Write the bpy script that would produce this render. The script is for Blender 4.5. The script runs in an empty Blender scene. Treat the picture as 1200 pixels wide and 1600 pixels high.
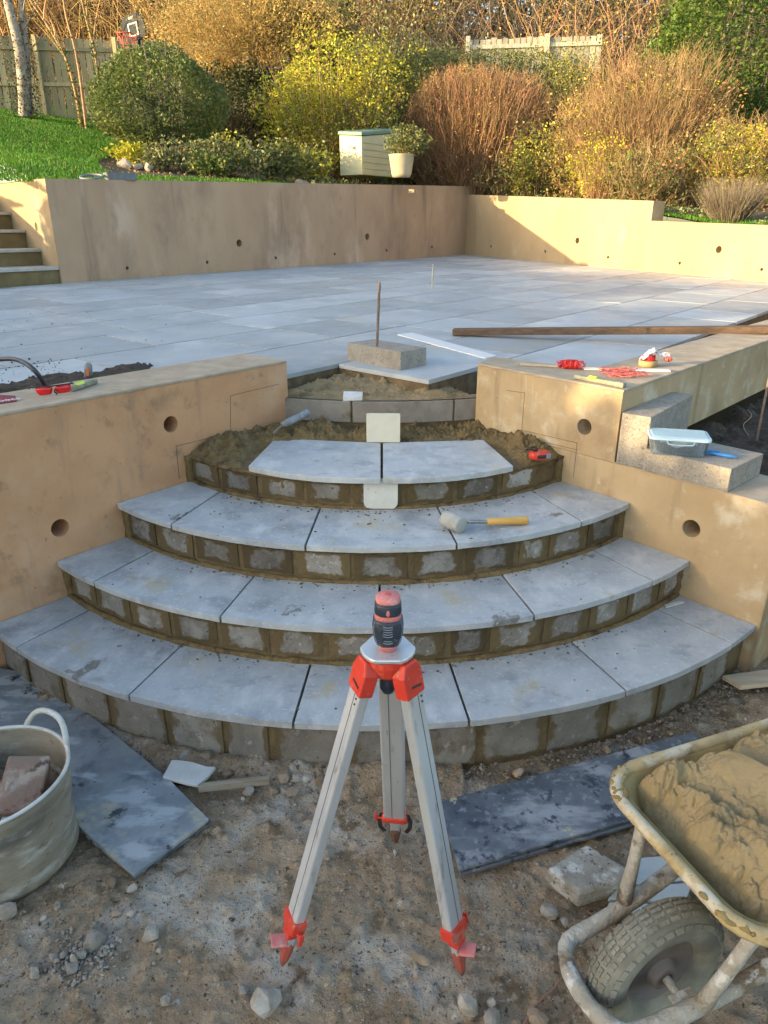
import bpy, bmesh, math, random
import numpy as np
from mathutils import Vector, Matrix
R = math.radians
sc = bpy.context.scene
col = sc.collection
random.seed(7); rng = np.random.default_rng(11)

# ------------------------------------------------------------------ camera, sky, sun, exposure
FPX = 1100.0; CAMH = 1.6; PITCH = math.atan(450 / FPX)
cam = bpy.data.objects.new('camera', bpy.data.cameras.new('camera')); col.objects.link(cam)
cam.data.sensor_fit = 'VERTICAL'; cam.data.sensor_height = 24; cam.data.lens = 24 * FPX / 1600
cam.location = (0, 0, CAMH); cam.rotation_euler = (math.pi / 2 - PITCH, 0, 0)
cam.data.clip_start = .05; cam.data.clip_end = 600
sc.camera = cam
w = bpy.data.worlds.new('World'); sc.world = w; w.use_nodes = True
SUN_EL = R(9.8); SUN_AZ = R(-110)          # azimuth from +Y, clockwise: the sun stands to the left
sky = w.node_tree.nodes.new('ShaderNodeTexSky'); sky.sky_type = 'NISHITA'; sky.sun_disc = False
sky.sun_elevation = SUN_EL; sky.sun_rotation = SUN_AZ; sky.air_density = 1.0; sky.dust_density = 2.0; sky.ozone_density = 1.0
bg = w.node_tree.nodes['Background']; bg.inputs['Strength'].default_value = 0.15
w.node_tree.links.new(sky.outputs[0], bg.inputs[0])
sl = bpy.data.lights.new('sun', 'SUN'); sl.energy = 2.9; sl.angle = R(.5); sl.color = (1, .74, .40)
so = bpy.data.objects.new('sun', sl); col.objects.link(so); so.location = (-20, 0, 20)
sdir = Vector((math.sin(SUN_AZ) * math.cos(SUN_EL), math.cos(SUN_AZ) * math.cos(SUN_EL), math.sin(SUN_EL)))
so.rotation_euler = sdir.to_track_quat('Z', 'Y').to_euler()
sc.view_settings.view_transform = 'Standard'; sc.view_settings.look = 'None'
sc.view_settings.exposure = 2.1; sc.view_settings.gamma = 1

# ------------------------------------------------------------------ measuring helpers (where a thing seen at x,y stands)
_f = np.array([0, math.cos(PITCH), -math.sin(PITCH)]); _u = np.array([0, math.sin(PITCH), math.cos(PITCH)]); _r = np.array([1., 0, 0])
C0 = np.array([0, 0, CAMH])
def ray(x, y): return _f + _r * (x - 600) / FPX + _u * (800 - y) / FPX
def Pz(x, y, z): r = ray(x, y); return C0 + r * (z - CAMH) / r[2]
def PY(x, y, Y): r = ray(x, y); return C0 + r * Y / r[1]
K = 1 / 80.; HP = .885
def patio_z(y): return HP + K * (y - 3.6)
def Pt(x, y): r = ray(x, y); return C0 + r * (HP - K * 3.6 - CAMH) / (r[2] - K * r[1])
def Ppl(x, y, P, n): r = ray(x, y); P = np.array(P, float); n = np.array(n, float); return C0 + r * (((P - C0) @ n) / (r @ n))

# ------------------------------------------------------------------ noise
def vn(x, y, seed=0):
    xi = np.floor(x).astype(np.int64); yi = np.floor(y).astype(np.int64); fx = x - xi; fy = y - yi
    fx = fx * fx * (3 - 2 * fx); fy = fy * fy * (3 - 2 * fy)
    def h(a, b):
        n = (a * 374761393 + b * 668265263 + seed * 982451653) & 0x7fffffff
        n = ((n ^ (n >> 13)) * 1274126177) & 0x7fffffff
        return ((n ^ (n >> 16)) & 0xffff) / 65535.0
    return (h(xi, yi) * (1 - fx) + h(xi + 1, yi) * fx) * (1 - fy) + (h(xi, yi + 1) * (1 - fx) + h(xi + 1, yi + 1) * fx) * fy
def fbm(x, y, o=4, seed=0):
    s = 0; a = .5
    for i in range(o):
        s = s + a * (vn(x, y, seed + i * 17) - .5); x = x * 2.03 + 3.1; y = y * 2.03 + 1.7; a *= .5
    return s * 2

# ------------------------------------------------------------------ materials
MATS = {}
def mat(name, c1, c2=None, scale=6, detail=6, rough=.8, bump=.3, bscale=40, spots=(), vary=.0, metal=0., spec=.4, trans=0., stretch=(1, 1, 1), bdist=.01, gen=None, island=0., rough2=None, coat=0.):
    """spots: (colour, scale, lo, hi, seed)"""
    if name in MATS: return MATS[name]
    m = bpy.data.materials.new(name); m.use_nodes = True; nt = m.node_tree; N = nt.nodes; L = nt.links
    b = N['Principled BSDF']; b.inputs['Roughness'].default_value = rough; b.inputs['Metallic'].default_value = metal
    b.inputs['Specular IOR Level'].default_value = spec; b.inputs['Coat Weight'].default_value = coat
    tc = N.new('ShaderNodeTexCoord'); oi = N.new('ShaderNodeObjectInfo')
    mp = N.new('ShaderNodeMapping'); mp.inputs['Scale'].default_value = stretch
    mul = N.new('ShaderNodeMath'); mul.operation = 'MULTIPLY'; mul.inputs[1].default_value = 57.
    L.new(oi.outputs['Random'], mul.inputs[0])
    add = N.new('ShaderNodeVectorMath'); add.operation = 'ADD'; L.new(tc.outputs['Object'], add.inputs[0]); L.new(mul.outputs[0], add.inputs[1])
    L.new(add.outputs[0], mp.inputs['Vector'])
    def noise(s, d=detail, off=0):
        n = N.new('ShaderNodeTexNoise'); n.inputs['Scale'].default_value = s; n.inputs['Detail'].default_value = d; n.inputs['Roughness'].default_value = .62
        if off:
            v = N.new('ShaderNodeVectorMath'); v.operation = 'ADD'; v.inputs[1].default_value = (off, off * 2.3, -off); L.new(mp.outputs[0], v.inputs[0]); L.new(v.outputs[0], n.inputs['Vector'])
        else: L.new(mp.outputs[0], n.inputs['Vector'])
        return n.outputs['Fac']
    def mix(fac, a, bb):
        x = N.new('ShaderNodeMix'); x.data_type = 'RGBA'
        if hasattr(fac, 'node') or hasattr(fac, 'links'): L.new(fac, x.inputs[0])
        else: x.inputs[0].default_value = fac
        for k, v in ((6, a), (7, bb)):
            if isinstance(v, tuple): x.inputs[k].default_value = v if len(v) == 4 else v + (1,)
            else: L.new(v, x.inputs[k])
        return x.outputs[2]
    def mr(v, lo, hi, a=0., bb=1.):
        x = N.new('ShaderNodeMapRange'); x.inputs[1].default_value = lo; x.inputs[2].default_value = hi; x.inputs[3].default_value = a; x.inputs[4].default_value = bb
        x.interpolation_type = 'SMOOTHSTEP'; L.new(v, x.inputs[0]); return x.outputs[0]
    c2 = c2 or c1
    out = mix(mr(noise(scale), .33, .67), c1, c2)
    for i, sp in enumerate(spots):
        if len(sp) > 4:
            m2_ = N.new('ShaderNodeMapping'); m2_.inputs['Scale'].default_value = sp[4]; m2_.inputs['Location'].default_value = (i * 3.1, i * 1.7, i * .9); L.new(add.outputs[0], m2_.inputs['Vector'])
            n_ = N.new('ShaderNodeTexNoise'); n_.inputs['Scale'].default_value = sp[1]; n_.inputs['Detail'].default_value = 7; n_.inputs['Roughness'].default_value = .6; L.new(m2_.outputs[0], n_.inputs['Vector']); sv = n_.outputs['Fac']
        else: sv = noise(sp[1], 8, 3.3 * (i + 1))
        out = mix(mr(sv, sp[2], sp[3]), out, sp[0])
    if gen:   # mortar smeared round the rim of a block: stain with a shape of its own
        s = N.new('ShaderNodeSeparateXYZ'); L.new(tc.outputs['Generated'], s.inputs[0])
        def edge(o, wdt):
            a = N.new('ShaderNodeMath'); a.operation = 'SUBTRACT'; L.new(o, a.inputs[0]); a.inputs[1].default_value = .5
            a2 = N.new('ShaderNodeMath'); a2.operation = 'ABSOLUTE'; L.new(a.outputs[0], a2.inputs[0])
            a3 = N.new('ShaderNodeMath'); a3.operation = 'MULTIPLY'; L.new(a2.outputs[0], a3.inputs[0]); a3.inputs[1].default_value = wdt; return a3.outputs[0]
        mx = N.new('ShaderNodeMath'); mx.operation = 'MAXIMUM'; L.new(edge(s.outputs[0], 2.0), mx.inputs[0]); L.new(edge(s.outputs[2], gen[1]), mx.inputs[1])
        nn = N.new('ShaderNodeMath'); nn.operation = 'MULTIPLY_ADD'; L.new(noise(14, 5, 9.), nn.inputs[0]); nn.inputs[1].default_value = 1.15; L.new(mx.outputs[0], nn.inputs[2])
        out = mix(mr(nn.outputs[0], gen[2], gen[2] + .16), out, gen[0])
    if vary or island:
        hs = N.new('ShaderNodeHueSaturation'); L.new(out, hs.inputs['Color'])
        src = oi.outputs['Random']
        if island:
            g = N.new('ShaderNodeNewGeometry'); src = g.outputs['Random Per Island']
        v = vary or island
        a = N.new('ShaderNodeMapRange'); L.new(src, a.inputs[0]); a.inputs[3].default_value = 1 - v; a.inputs[4].default_value = 1 + v; L.new(a.outputs[0], hs.inputs['Value'])
        if island:
            wn = N.new('ShaderNodeTexWhiteNoise'); wn.noise_dimensions = '1D'; L.new(src, wn.inputs['W'])
            a2 = N.new('ShaderNodeMapRange'); L.new(wn.outputs[0], a2.inputs[0]); a2.inputs[3].default_value = .5 - island * .06; a2.inputs[4].default_value = .5 + island * .06; L.new(a2.outputs[0], hs.inputs['Hue'])
        out = hs.outputs[0]
    L.new(out, b.inputs['Base Color'])
    if rough2 is not None: L.new(mr(noise(scale * 2.1, 6, 5.5), .35, .65, rough, rough2), b.inputs['Roughness'])
    if bump:
        bn = N.new('ShaderNodeBump'); bn.inputs['Strength'].default_value = bump; bn.inputs['Distance'].default_value = bdist
        L.new(noise(bscale, 8, 1.1), bn.inputs['Height']); L.new(bn.outputs[0], b.inputs['Normal'])
    if trans:
        t = N.new('ShaderNodeBsdfTranslucent'); L.new(out, t.inputs[0]); ms = N.new('ShaderNodeMixShader'); ms.inputs[0].default_value = trans
        L.new(b.outputs[0], ms.inputs[1]); L.new(t.outputs[0], ms.inputs[2]); L.new(ms.outputs[0], N['Material Output'].inputs[0])
    MATS[name] = m; return m

RENDER_L = mat('render_tan', (.56, .305, .16), (.46, .24, .12), 2.6, 7, .9, .4, 50, spots=(((.58, .37, .225), 1.9, .50, .72), ((.33, .19, .10), 3.1, .54, .74), ((.27, .165, .095), 11, .56, .76), ((.36, .22, .13), 9, .55, .72, (1, 1, .12)), ((.17, .09, .05), 60, .66, .72)), stretch=(1, 1, 1), bdist=.004)
RENDER_R = mat('render_buff', (.45, .335, .195), (.375, .27, .15), 2.8, 7, .9, .4, 50, spots=(((.55, .48, .36), 5, .52, .72), ((.29, .20, .115), 3.2, .52, .74), ((.52, .45, .33), 17, .60, .76), ((.54, .47, .35), 20, .62, .76, (1, 1, .10)), ((.28, .21, .13), 9, .56, .72, (1, 1, .12)), ((.17, .10, .06), 55, .66, .73)), bdist=.004)
RENDER_B = mat('render_back', (.46, .315, .20), (.38, .255, .16), .8, 5, .9, .12, 40, spots=(((.25, .17, .115), .75, .50, .70), ((.52, .38, .27), 1.6, .52, .72), ((.30, .205, .14), 4, .54, .76), ((.24, .165, .11), 3.2, .54, .72, (1, 1, .10)), ((.20, .13, .09), 30, .66, .74)), stretch=(1, 1, .45), bdist=.004)
RENDER_C = mat('render_yellow', (.43, .32, .185), (.37, .265, .15), .9, 5, .9, .12, 40, spots=(((.31, .225, .14), 1.0, .52, .74), ((.48, .38, .25), 2.6, .54, .74), ((.33, .24, .15), 3.2, .56, .74, (1, 1, .12))), stretch=(1, 1, .6), bdist=.004)
WALLTOP = mat('wall_top_cement', (.43, .35, .255), (.33, .26, .185), 9, 8, .95, .5, 70, spots=(((.30, .25, .19), 18, .6, .7),), bdist=.004)
SLAB = mat('blue_grey_limestone', (.335, .355, .37), (.415, .43, .435), 5, 9, .42, .30, 26, spots=(((.47, .48, .475), 7, .47, .78), ((.235, .25, .265), 5, .50, .74), ((.52, .52, .51), 40, .56, .80), ((.42, .35, .21), 3.4, .57, .74), ((.18, .17, .15), 4.3, .64, .67), ((.09, .08, .07), 40, .71, .73), ((.36, .28, .15), 9, .62, .76), ((.50, .505, .50), 11, .50, .72, (1, .5, 1)), ((.27, .285, .30), 14, .54, .74, (.6, 1, 1)), ((.54, .54, .53), 75, .56, .72)), vary=.09, bdist=.004, rough2=.62)
PATIO = mat('patio_limestone', (.345, .37, .385), (.41, .43, .44), 1.9, 9, .42, .22, 14, spots=(((.47, .48, .475), 4, .50, .72, (1, .6, 1)), ((.44, .39, .30), 2.2, .60, .78), ((.29, .31, .325), 3, .50, .74), ((.42, .36, .25), 1.6, .60, .78), ((.10, .09, .08), 22, .73, .75)), vary=.17, bdist=.004, rough2=.62)
BLOCK = mat('concrete_block', (.25, .22, .185), (.32, .29, .245), 22, 9, .95, 1., 90, spots=(((.13, .11, .09), 110, .56, .66), ((.42, .39, .34), 130, .58, .66)), bdist=.006)
RISER = mat('riser_block', (.155, .135, .11), (.235, .215, .185), 9, 9, .95, .6, 90, spots=(((.29, .275, .25), 9, .50, .66), ((.33, .31, .28), 55, .56, .68), ((.07, .06, .05), 70, .60, .68)), gen=((.115, .080, .036), 1.7, 1.12), bdist=.006, vary=.35)
RISER4 = mat('riser_block_clean', (.175, .155, .13), (.24, .22, .19), 6, 9, .95, .8, 80, spots=(((.12, .09, .055), 7, .52, .68), ((.31, .29, .26), 24, .58, .70), ((.07, .06, .05), 60, .62, .70)), bdist=.006, vary=.25, gen=((.125, .092, .05), 1.9, 1.34))
MORTAR = mat('wet_mortar', (.15, .098, .036), (.225, .155, .065), 26, 8, .8, 1., 130, spots=(((.075, .048, .018), 14, .52, .68), ((.27, .20, .10), 50, .60, .70)), bdist=.010)
MORTAR_DK = mat('joint_mortar', (.115, .078, .034), (.17, .12, .06), 18, 8, .9, .8, 100, bdist=.006)
SAND = mat('sand_bed', (.31, .23, .125), (.24, .17, .085), 14, 8, .95, 1., 110, spots=(((.14, .095, .04), 8, .54, .68), ((.38, .30, .19), 60, .58, .68)), bdist=.010)
BARROWMIX = mat('barrow_mortar', (.235, .17, .08), (.29, .215, .105), 12, 8, .6, .55, 130, spots=(((.16, .11, .05), 30, .58, .72),), bdist=.006)
SOIL = mat('dark_soil', (.038, .027, .019), (.07, .05, .034), 20, 8, .95, 1., 60, spots=(((.12, .088, .06), 40, .56, .68),), bdist=.015)
DIRT = mat('trampled_dirt', (.35, .26, .17), (.24, .165, .095), 7, 12, .95, 1., 95, spots=(((.42, .375, .31), 3.6, .49, .66), ((.155, .105, .058), 9, .54, .66), ((.36, .28, .19), 30, .52, .64), ((.46, .42, .36), 55, .60, .70), ((.07, .05, .033), 48, .60, .68), ((.09, .065, .045), 120, .58, .66)), bdist=.012)
FARDIRT = mat('garden_earth', (.10, .075, .045), (.07, .06, .03), 3, 8, .95, .6, 20, bdist=.03)
GRASSG = mat('grass_ground', (.045, .115, .012), (.035, .085, .01), 1.5, 8, .9, .5, 30, bdist=.03)
GRASS = mat('grass_blade', (.075, .20, .015), (.11, .26, .02), .7, 4, .6, 0, island=.35, trans=.35)
STONE = mat('pale_stone', (.36, .325, .275), (.23, .195, .155), 18, 9, .95, 1., 60, spots=(((.15, .11, .075), 9, .6, .72),), vary=.3, bdist=.006)
STONE_B = mat('brown_stone', (.30, .23, .165), (.20, .15, .10), 12, 8, .9, .6, 60, vary=.25, bdist=.006)
STONESLAB = mat('broken_slab_stone', (.36, .34, .30), (.25, .22, .18), 14, 9, .95, 1., 70, spots=(((.54, .53, .50), 16, .50, .62), ((.10, .08, .06), 70, .58, .66)), bdist=.010)
SHEET = mat('dark_slate_sheet', (.07, .08, .095), (.125, .138, .155), 9, 9, .40, .15, 50, spots=(((.27, .285, .30), 9, .50, .64, (.45, 1, 1)), ((.22, .23, .24), 40, .55, .66), ((.035, .042, .055), 26, .54, .64), ((.40, .35, .22), 7, .635, .655)), rough2=.6, bdist=.002)
SHEET_L = mat('grey_slate_sheet', (.165, .185, .20), (.235, .255, .265), 7, 9, .42, .15, 50, spots=(((.095, .11, .135), 11, .50, .70), ((.38, .35, .26), 5.5, .56, .68), ((.35, .37, .38), 14, .52, .64, (.4, 1, 1)), ((.05, .055, .06), 9, .62, .68), ((.035, .04, .045), 24, .66, .69)), rough2=.6, bdist=.002)
ALU = mat('brushed_aluminium', (.68, .70, .73), (.56, .58, .60), 4, 4, .38, .08, 200, metal=.6, stretch=(1, 1, .2), spots=(((.42, .40, .36), 30, .58, .70), ((.25, .23, .20), 90, .66, .72)), rough2=.55)
ALU_D = mat('aluminium_groove', (.12, .12, .13), None, rough=.5, bump=0, metal=.5)
RED = mat('red_plastic', (.62, .055, .03), (.54, .04, .025), 20, 6, .42, .08, 90, spots=(((.46, .20, .14), 30, .56, .70), ((.34, .27, .21), 55, .60, .70)))
PINK = mat('faded_red_rubber', (.60, .22, .20), (.54, .15, .14), 30, 6, .55, .1, 120, spots=(((.66, .38, .33), 40, .52, .70), ((.40, .24, .20), 90, .60, .70)))
NAVY = mat('navy_rubber', (.022, .032, .05), (.04, .05, .07), 25, 5, .45, .1, 100, spots=(((.12, .125, .13), 40, .56, .72),))
BLACKR = mat('black_rubber', (.02, .02, .022), (.04, .038, .035), 25, 5, .6, .1, 100)
WOODW = mat('weathered_wood', (.30, .255, .20), (.22, .175, .13), 5, 7, .85, .35, 30, stretch=(1, 12, 12), bdist=.003)
WOODD = mat('dark_timber', (.15, .095, .06), (.09, .058, .038), 5, 7, .8, .4, 40, stretch=(.6, 10, 10), spots=(((.24, .18, .12), 9, .62, .72),), bdist=.003)
WOODP = mat('pale_board', (.52, .43, .31), (.42, .33, .22), 4, 7, .8, .25, 30, stretch=(1, 10, 10), bdist=.002)
WOODY = mat('yellow_handle', (.66, .38, .10), (.56, .30, .07), 5, 6, .45, .1, 30, stretch=(1, 12, 12))
CREAM = mat('cream_plastic', (.66, .62, .50), (.60, .56, .44), 12, 6, .6, .05, 40, spots=(((.40, .35, .24), 30, .70, .76),))
WHITE = mat('dirty_white', (.62, .61, .58), (.52, .51, .48), 14, 7, .7, .15, 60, spots=(((.30, .26, .20), 30, .62, .70),))
BRICKR = mat('old_brick', (.26, .15, .105), (.21, .15, .11), 12, 8, .9, .9, 60, spots=(((.36, .28, .215), 9, .48, .62), ((.10, .06, .045), 22, .56, .66)), bdist=.006)
mat('brown_rubble', (.12, .085, .06), (.20, .15, .11), 30, 6, .9, .8, 80, bdist=.006)
TUB = mat('mortar_stained_tub', (.30, .26, .195), (.20, .17, .125), 5, 9, .65, .35, 60, stretch=(1, 1, 2.6), spots=(((.10, .095, .085), 3, .50, .66), ((.40, .38, .33), 7, .52, .68), ((.16, .12, .08), 24, .58, .70)), bdist=.004)
BARROW = mat('barrow_paint_dirty', (.46, .35, .17), (.36, .27, .135), 12, 9, .7, .7, 60, spots=(((.52, .46, .34), 16, .48, .62), ((.26, .185, .085), 10, .55, .68), ((.09, .07, .05), 30, .66, .70)), bdist=.006)
BARROWIN = mat('barrow_inside', (.20, .135, .045), (.30, .215, .08), 8, 8, .75, .5, 60, spots=(((.15, .10, .04), 10, .58, .7),), bdist=.005)
FRAME = mat('cement_crusted_tube', (.46, .44, .39), (.33, .295, .23), 16, 9, .85, 1., 55, spots=(((.17, .13, .085), 13, .54, .64), ((.60, .59, .55), 22, .54, .64), ((.10, .10, .11), 20, .64, .70)), bdist=.010)
TYRE = mat('dusty_tyre', (.15, .145, .115), (.24, .23, .185), 14, 7, .85, .3, 80, bdist=.003)
HUB = mat('dusty_hub', (.18, .15, .13), (.12, .11, .10), 9, 7, .8, .3, 60, spots=(((.30, .12, .09), 9, .64, .72),))
STEEL = mat('rusty_steel', (.16, .11, .085), (.24, .18, .14), 30, 6, .7, .3, 80, metal=.3)
LEAFDIM = dict(trans=.3, rough=.55, bump=0)
def leafmat(n, c1, c2, sc_=1.5, isl=.4): return mat(n, c1, c2, sc_, 3, .55, 0, island=isl, trans=.3, spec=.35)
L_BOX = leafmat('leaf_box_green', (.10, .145, .04), (.17, .205, .065))
L_YEL = leafmat('leaf_yellow', (.56, .50, .04), (.34, .36, .04))
L_GOLD = leafmat('leaf_gold', (.52, .36, .12), (.34, .27, .09))
L_IVY = leafmat('leaf_ivy', (.055, .11, .02), (.12, .18, .035))
L_OLIVE = leafmat('leaf_olive', (.21, .22, .07), (.13, .155, .05))
L_GREY = leafmat('leaf_grey_green', (.25, .265, .12), (.16, .18, .08))
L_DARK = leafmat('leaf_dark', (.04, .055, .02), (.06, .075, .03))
L_RUST = leafmat('leaf_rust', (.44, .20, .07), (.40, .28, .11))
TWIG_R = leafmat('twig_red', (.42, .24, .13), (.37, .25, .14), 3)
TWIG_B = leafmat('twig_brown', (.42, .29, .15), (.26, .18, .10), 3)
TWIG_G = leafmat('twig_gold', (.58, .39, .17), (.40, .28, .13), 3)
TWIG_P = leafmat('twig_dry', (.30, .255, .19), (.22, .18, .13), 3)
BARK = mat('bark', (.20, .175, .14), (.11, .09, .07), 9, 7, .9, .6, 40, stretch=(1, 1, .4), bdist=.01)
BIRCH = mat('birch_bark', (.42, .38, .32), (.22, .19, .155), 6, 7, .9, .5, 40, spots=(((.07, .06, .05), 7, .6, .66),), bdist=.01)
FENCE = mat('fence_board', (.42, .36, .20), (.30, .26, .15), 5, 7, .85, .3, 30, stretch=(8, 8, .6), vary=.3, bdist=.004)
FENCE_W = mat('pale_fence_board', (.50, .47, .36), (.38, .35, .26), 5, 7, .85, .3, 30, stretch=(8, 8, .6), vary=.2, bdist=.004)
BOXC = mat('cream_storage_plastic', (.55, .52, .33), (.50, .47, .29), 3, 4, .5, .05, 40)
BOXG = mat('green_lid_plastic', (.13, .22, .17), (.17, .26, .20), 5, 4, .5, .05, 40)
GREYP = mat('grey_plastic', (.13, .15, .165), (.19, .21, .22), 10, 5, .5, .1, 50)

# ------------------------------------------------------------------ mesh helpers
class MB:
    def __init__(s): s.v = []; s.f = []
    def add(s, V, F, M=None):
        o = len(s.v)
        for p in V:
            p = Vector(p)
            s.v.append(M @ p if M is not None else p)
        s.f += [tuple(i + o for i in f) for f in F]; return s
    def box(s, c, d, M=None, rz=0.):
        x, y, z = d[0] / 2, d[1] / 2, d[2] / 2
        V = [(-x, -y, -z), (x, -y, -z), (x, y, -z), (-x, y, -z), (-x, -y, z), (x, -y, z), (x, y, z), (-x, y, z)]
        T = Matrix.Translation(c) @ Matrix.Rotation(rz, 4, 'Z')
        if M is not None: T = M @ T
        return s.add(V, [(0, 3, 2, 1), (4, 5, 6, 7), (0, 1, 5, 4), (1, 2, 6, 5), (2, 3, 7, 6), (3, 0, 4, 7)], T)
    def bar(s, p, q, a, b, upv=(0, 0, 1)):
        p = Vector(p); q = Vector(q); d = q - p; l = d.length; d.normalize()
        x = d.cross(Vector(upv)); x = x.normalized() if x.length > 1e-4 else Vector((1, 0, 0)); y = x.cross(d)
        M = Matrix.Translation((p + q) / 2) @ Matrix((x, d, y)).transposed().to_4x4()
        return s.box((0, 0, 0), (a, l, b), M)
    def lathe(s, prof, n=24, M=None, cap=True, sx=1., sy=1.):
        V = []; F = []
        for r, z in prof:
            for i in range(n):
                a = 2 * math.pi * i / n; V.append((r * math.cos(a) * sx, r * math.sin(a) * sy, z))
        for j in range(len(prof) - 1):
            for i in range(n):
                a = j * n + i; b = j * n + (i + 1) % n; F.append((a, b, b + n, a + n))
        if cap:
            F.append(tuple(range(n - 1, -1, -1))); k = (len(prof) - 1) * n; F.append(tuple(range(k, k + n)))
        return s.add(V, F, M)
    def cyl(s, p, q, r, r2=None, n=12):
        p = Vector(p); q = Vector(q); d = q - p
        M = Matrix.Translation(p) @ d.to_track_quat('Z', 'Y').to_matrix().to_4x4()
        return s.lathe([(r, 0), (r if r2 is None else r2, d.length)], n, M)
    def tube(s, pts, r, n=8, closed=False):
        pts = [Vector(p) for p in pts]; k = len(pts); V = []; F = []; prev = None
        rr = r if hasattr(r, '__len__') else [r] * k
        for i, p in enumerate(pts):
            if closed: t = pts[(i + 1) % k] - pts[i - 1]
            else: t = pts[min(i + 1, k - 1)] - pts[max(i - 1, 0)]
            t.normalize()
            if prev is None: x = t.orthogonal().normalized()
            else:
                x = prev - t * prev.dot(t); x = x.normalized() if x.length > 1e-6 else t.orthogonal().normalized()
            prev = x; y = t.cross(x)
            for j in range(n):
                a = 2 * math.pi * j / n; V.append(p + (x * math.cos(a) + y * math.sin(a)) * rr[i])
        for i in range(k if closed else k - 1):
            for j in range(n):
                a = i * n + j; b = i * n + (j + 1) % n; c = ((i + 1) % k) * n
                F.append((a, b, c + (j + 1) % n, c + j))
        if not closed: F.append(tuple(range(n - 1, -1, -1))); F.append(tuple(range((k - 1) * n, k * n)))
        return s.add(V, F)
    def prism(s, poly, z0, z1):
        n = len(poly); zf0 = z0 if callable(z0) else (lambda x, y: z0); zf1 = z1 if callable(z1) else (lambda x, y: z1)
        V = [(p[0], p[1], zf0(p[0], p[1])) for p in poly] + [(p[0], p[1], zf1(p[0], p[1])) for p in poly]
        F = [tuple(range(n - 1, -1, -1)), tuple(range(n, 2 * n))] + [(i, (i + 1) % n, n + (i + 1) % n, n + i) for i in range(n)]
        return s.add(V, F)

def newobj(name, me, parent=None):
    o = bpy.data.objects.new(name, me); col.objects.link(o)
    if parent: o.parent = parent
    return o
def world_of(o):
    M = Matrix.Identity(4); ch = []
    while o: ch.append(o); o = o.parent
    for q in reversed(ch): M = M @ Matrix.LocRotScale(q.location, q.rotation_euler, q.scale)
    return M
def obj(name, mb, m, parent=None, smooth=False, bevel=0., local=False, seg=2, origin=None):
    """mb in world coordinates (shifted into the parent's frame) unless local"""
    V = mb.v; me = bpy.data.meshes.new(name)
    if parent and not local:
        Mi = world_of(parent).inverted(); V = [Mi @ p for p in V]
    o_ = Vector((0, 0, 0))
    if origin is not None: o_ = Vector(origin)
    elif not parent:
        xs = [p.x for p in V]; ys = [p.y for p in V]; o_ = Vector(((min(xs) + max(xs)) / 2, (min(ys) + max(ys)) / 2, min(p.z for p in V)))
    me.from_pydata([tuple(p - o_) for p in V], [], mb.f); me.materials.append(m)
    bm = bmesh.new(); bm.from_mesh(me); bmesh.ops.recalc_face_normals(bm, faces=bm.faces); bm.to_mesh(me); bm.free()
    if smooth: me.shade_smooth()
    o = newobj(name, me, parent); o.location = o_
    if bevel:
        b = o.modifiers.new('bevel', 'BEVEL'); b.width = bevel; b.segments = seg; b.limit_method = 'ANGLE'; b.angle_limit = R(35)
    return o
def tag(o, label=None, cat=None, group=None, kind=None):
    if label: o['label'] = label
    if cat: o['category'] = cat
    if group: o['group'] = group
    if kind: o['kind'] = kind
    return o
def thing(name, label, cat, loc=(0, 0, 0), rz=0., group=None):
    o = bpy.data.objects.new(name, None); col.objects.link(o); o.empty_display_size = .1; o.location = loc; o.rotation_euler = (0, 0, rz)
    return tag(o, label, cat, group)
def share(src, name, loc, rot=(0, 0, 0), parent=None, scale=None):
    o = src.copy(); o.name = name; col.objects.link(o); o.parent = parent; o.location = loc; o.rotation_euler = rot
    if scale: o.scale = scale
    return o
def np_mesh(name, V, F, m, parent=None, smooth=False, origin=None):
    """V (n,3) array, F (m,k) array of equal-length faces"""
    V = np.asarray(V, np.float32); F = np.asarray(F, np.int32)
    if origin is None: origin = np.zeros(3) if parent else np.array([(V[:, 0].min() + V[:, 0].max()) / 2, (V[:, 1].min() + V[:, 1].max()) / 2, V[:, 2].min()])
    if parent: origin = np.array(world_of(parent).translation)
    me = bpy.data.meshes.new(name); me.vertices.add(len(V)); me.vertices.foreach_set('co', (V - origin).astype(np.float32).ravel())
    k = F.shape[1]; me.loops.add(F.size); me.loops.foreach_set('vertex_index', F.ravel())
    me.polygons.add(len(F)); me.polygons.foreach_set('loop_start', np.arange(0, F.size, k, dtype=np.int32)); me.polygons.foreach_set('loop_total', np.full(len(F), k, np.int32))
    me.update(calc_edges=True); me.materials.append(m)
    if smooth: me.shade_smooth()
    o = newobj(name, me, parent)
    if not parent: o.location = origin.tolist()
    return o
def grid_mesh(name, X, Y, Z, m, parent=None, mask=None, smooth=True):
    ny, nx = X.shape; V = np.stack([X, Y, Z], -1).reshape(-1, 3); i = np.arange(ny * nx).reshape(ny, nx)
    F = np.stack([i[:-1, :-1], i[:-1, 1:], i[1:, 1:], i[1:, :-1]], -1).reshape(-1, 4)
    if mask is not None:
        mk = mask.reshape(-1); F = F[mk[F].all(1)]
        used = np.unique(F); re = np.full(len(V), -1); re[used] = np.arange(len(used)); V = V[used]; F = re[F]
    return np_mesh(name, V, F, m, parent, smooth)
def clip(poly, P, n):
    """keep the side where (p-P).n <= 0"""
    out = []
    for i in range(len(poly)):
        a = np.array(poly[i][:2]); b = np.array(poly[(i + 1) % len(poly)][:2]); da = (a - P) @ n; db = (b - P) @ n
        if da <= 0: out.append(tuple(a))
        if (da < 0 < db) or (db < 0 < da): t = da / (da - db); out.append(tuple(a + (b - a) * t))
    return out
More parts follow.
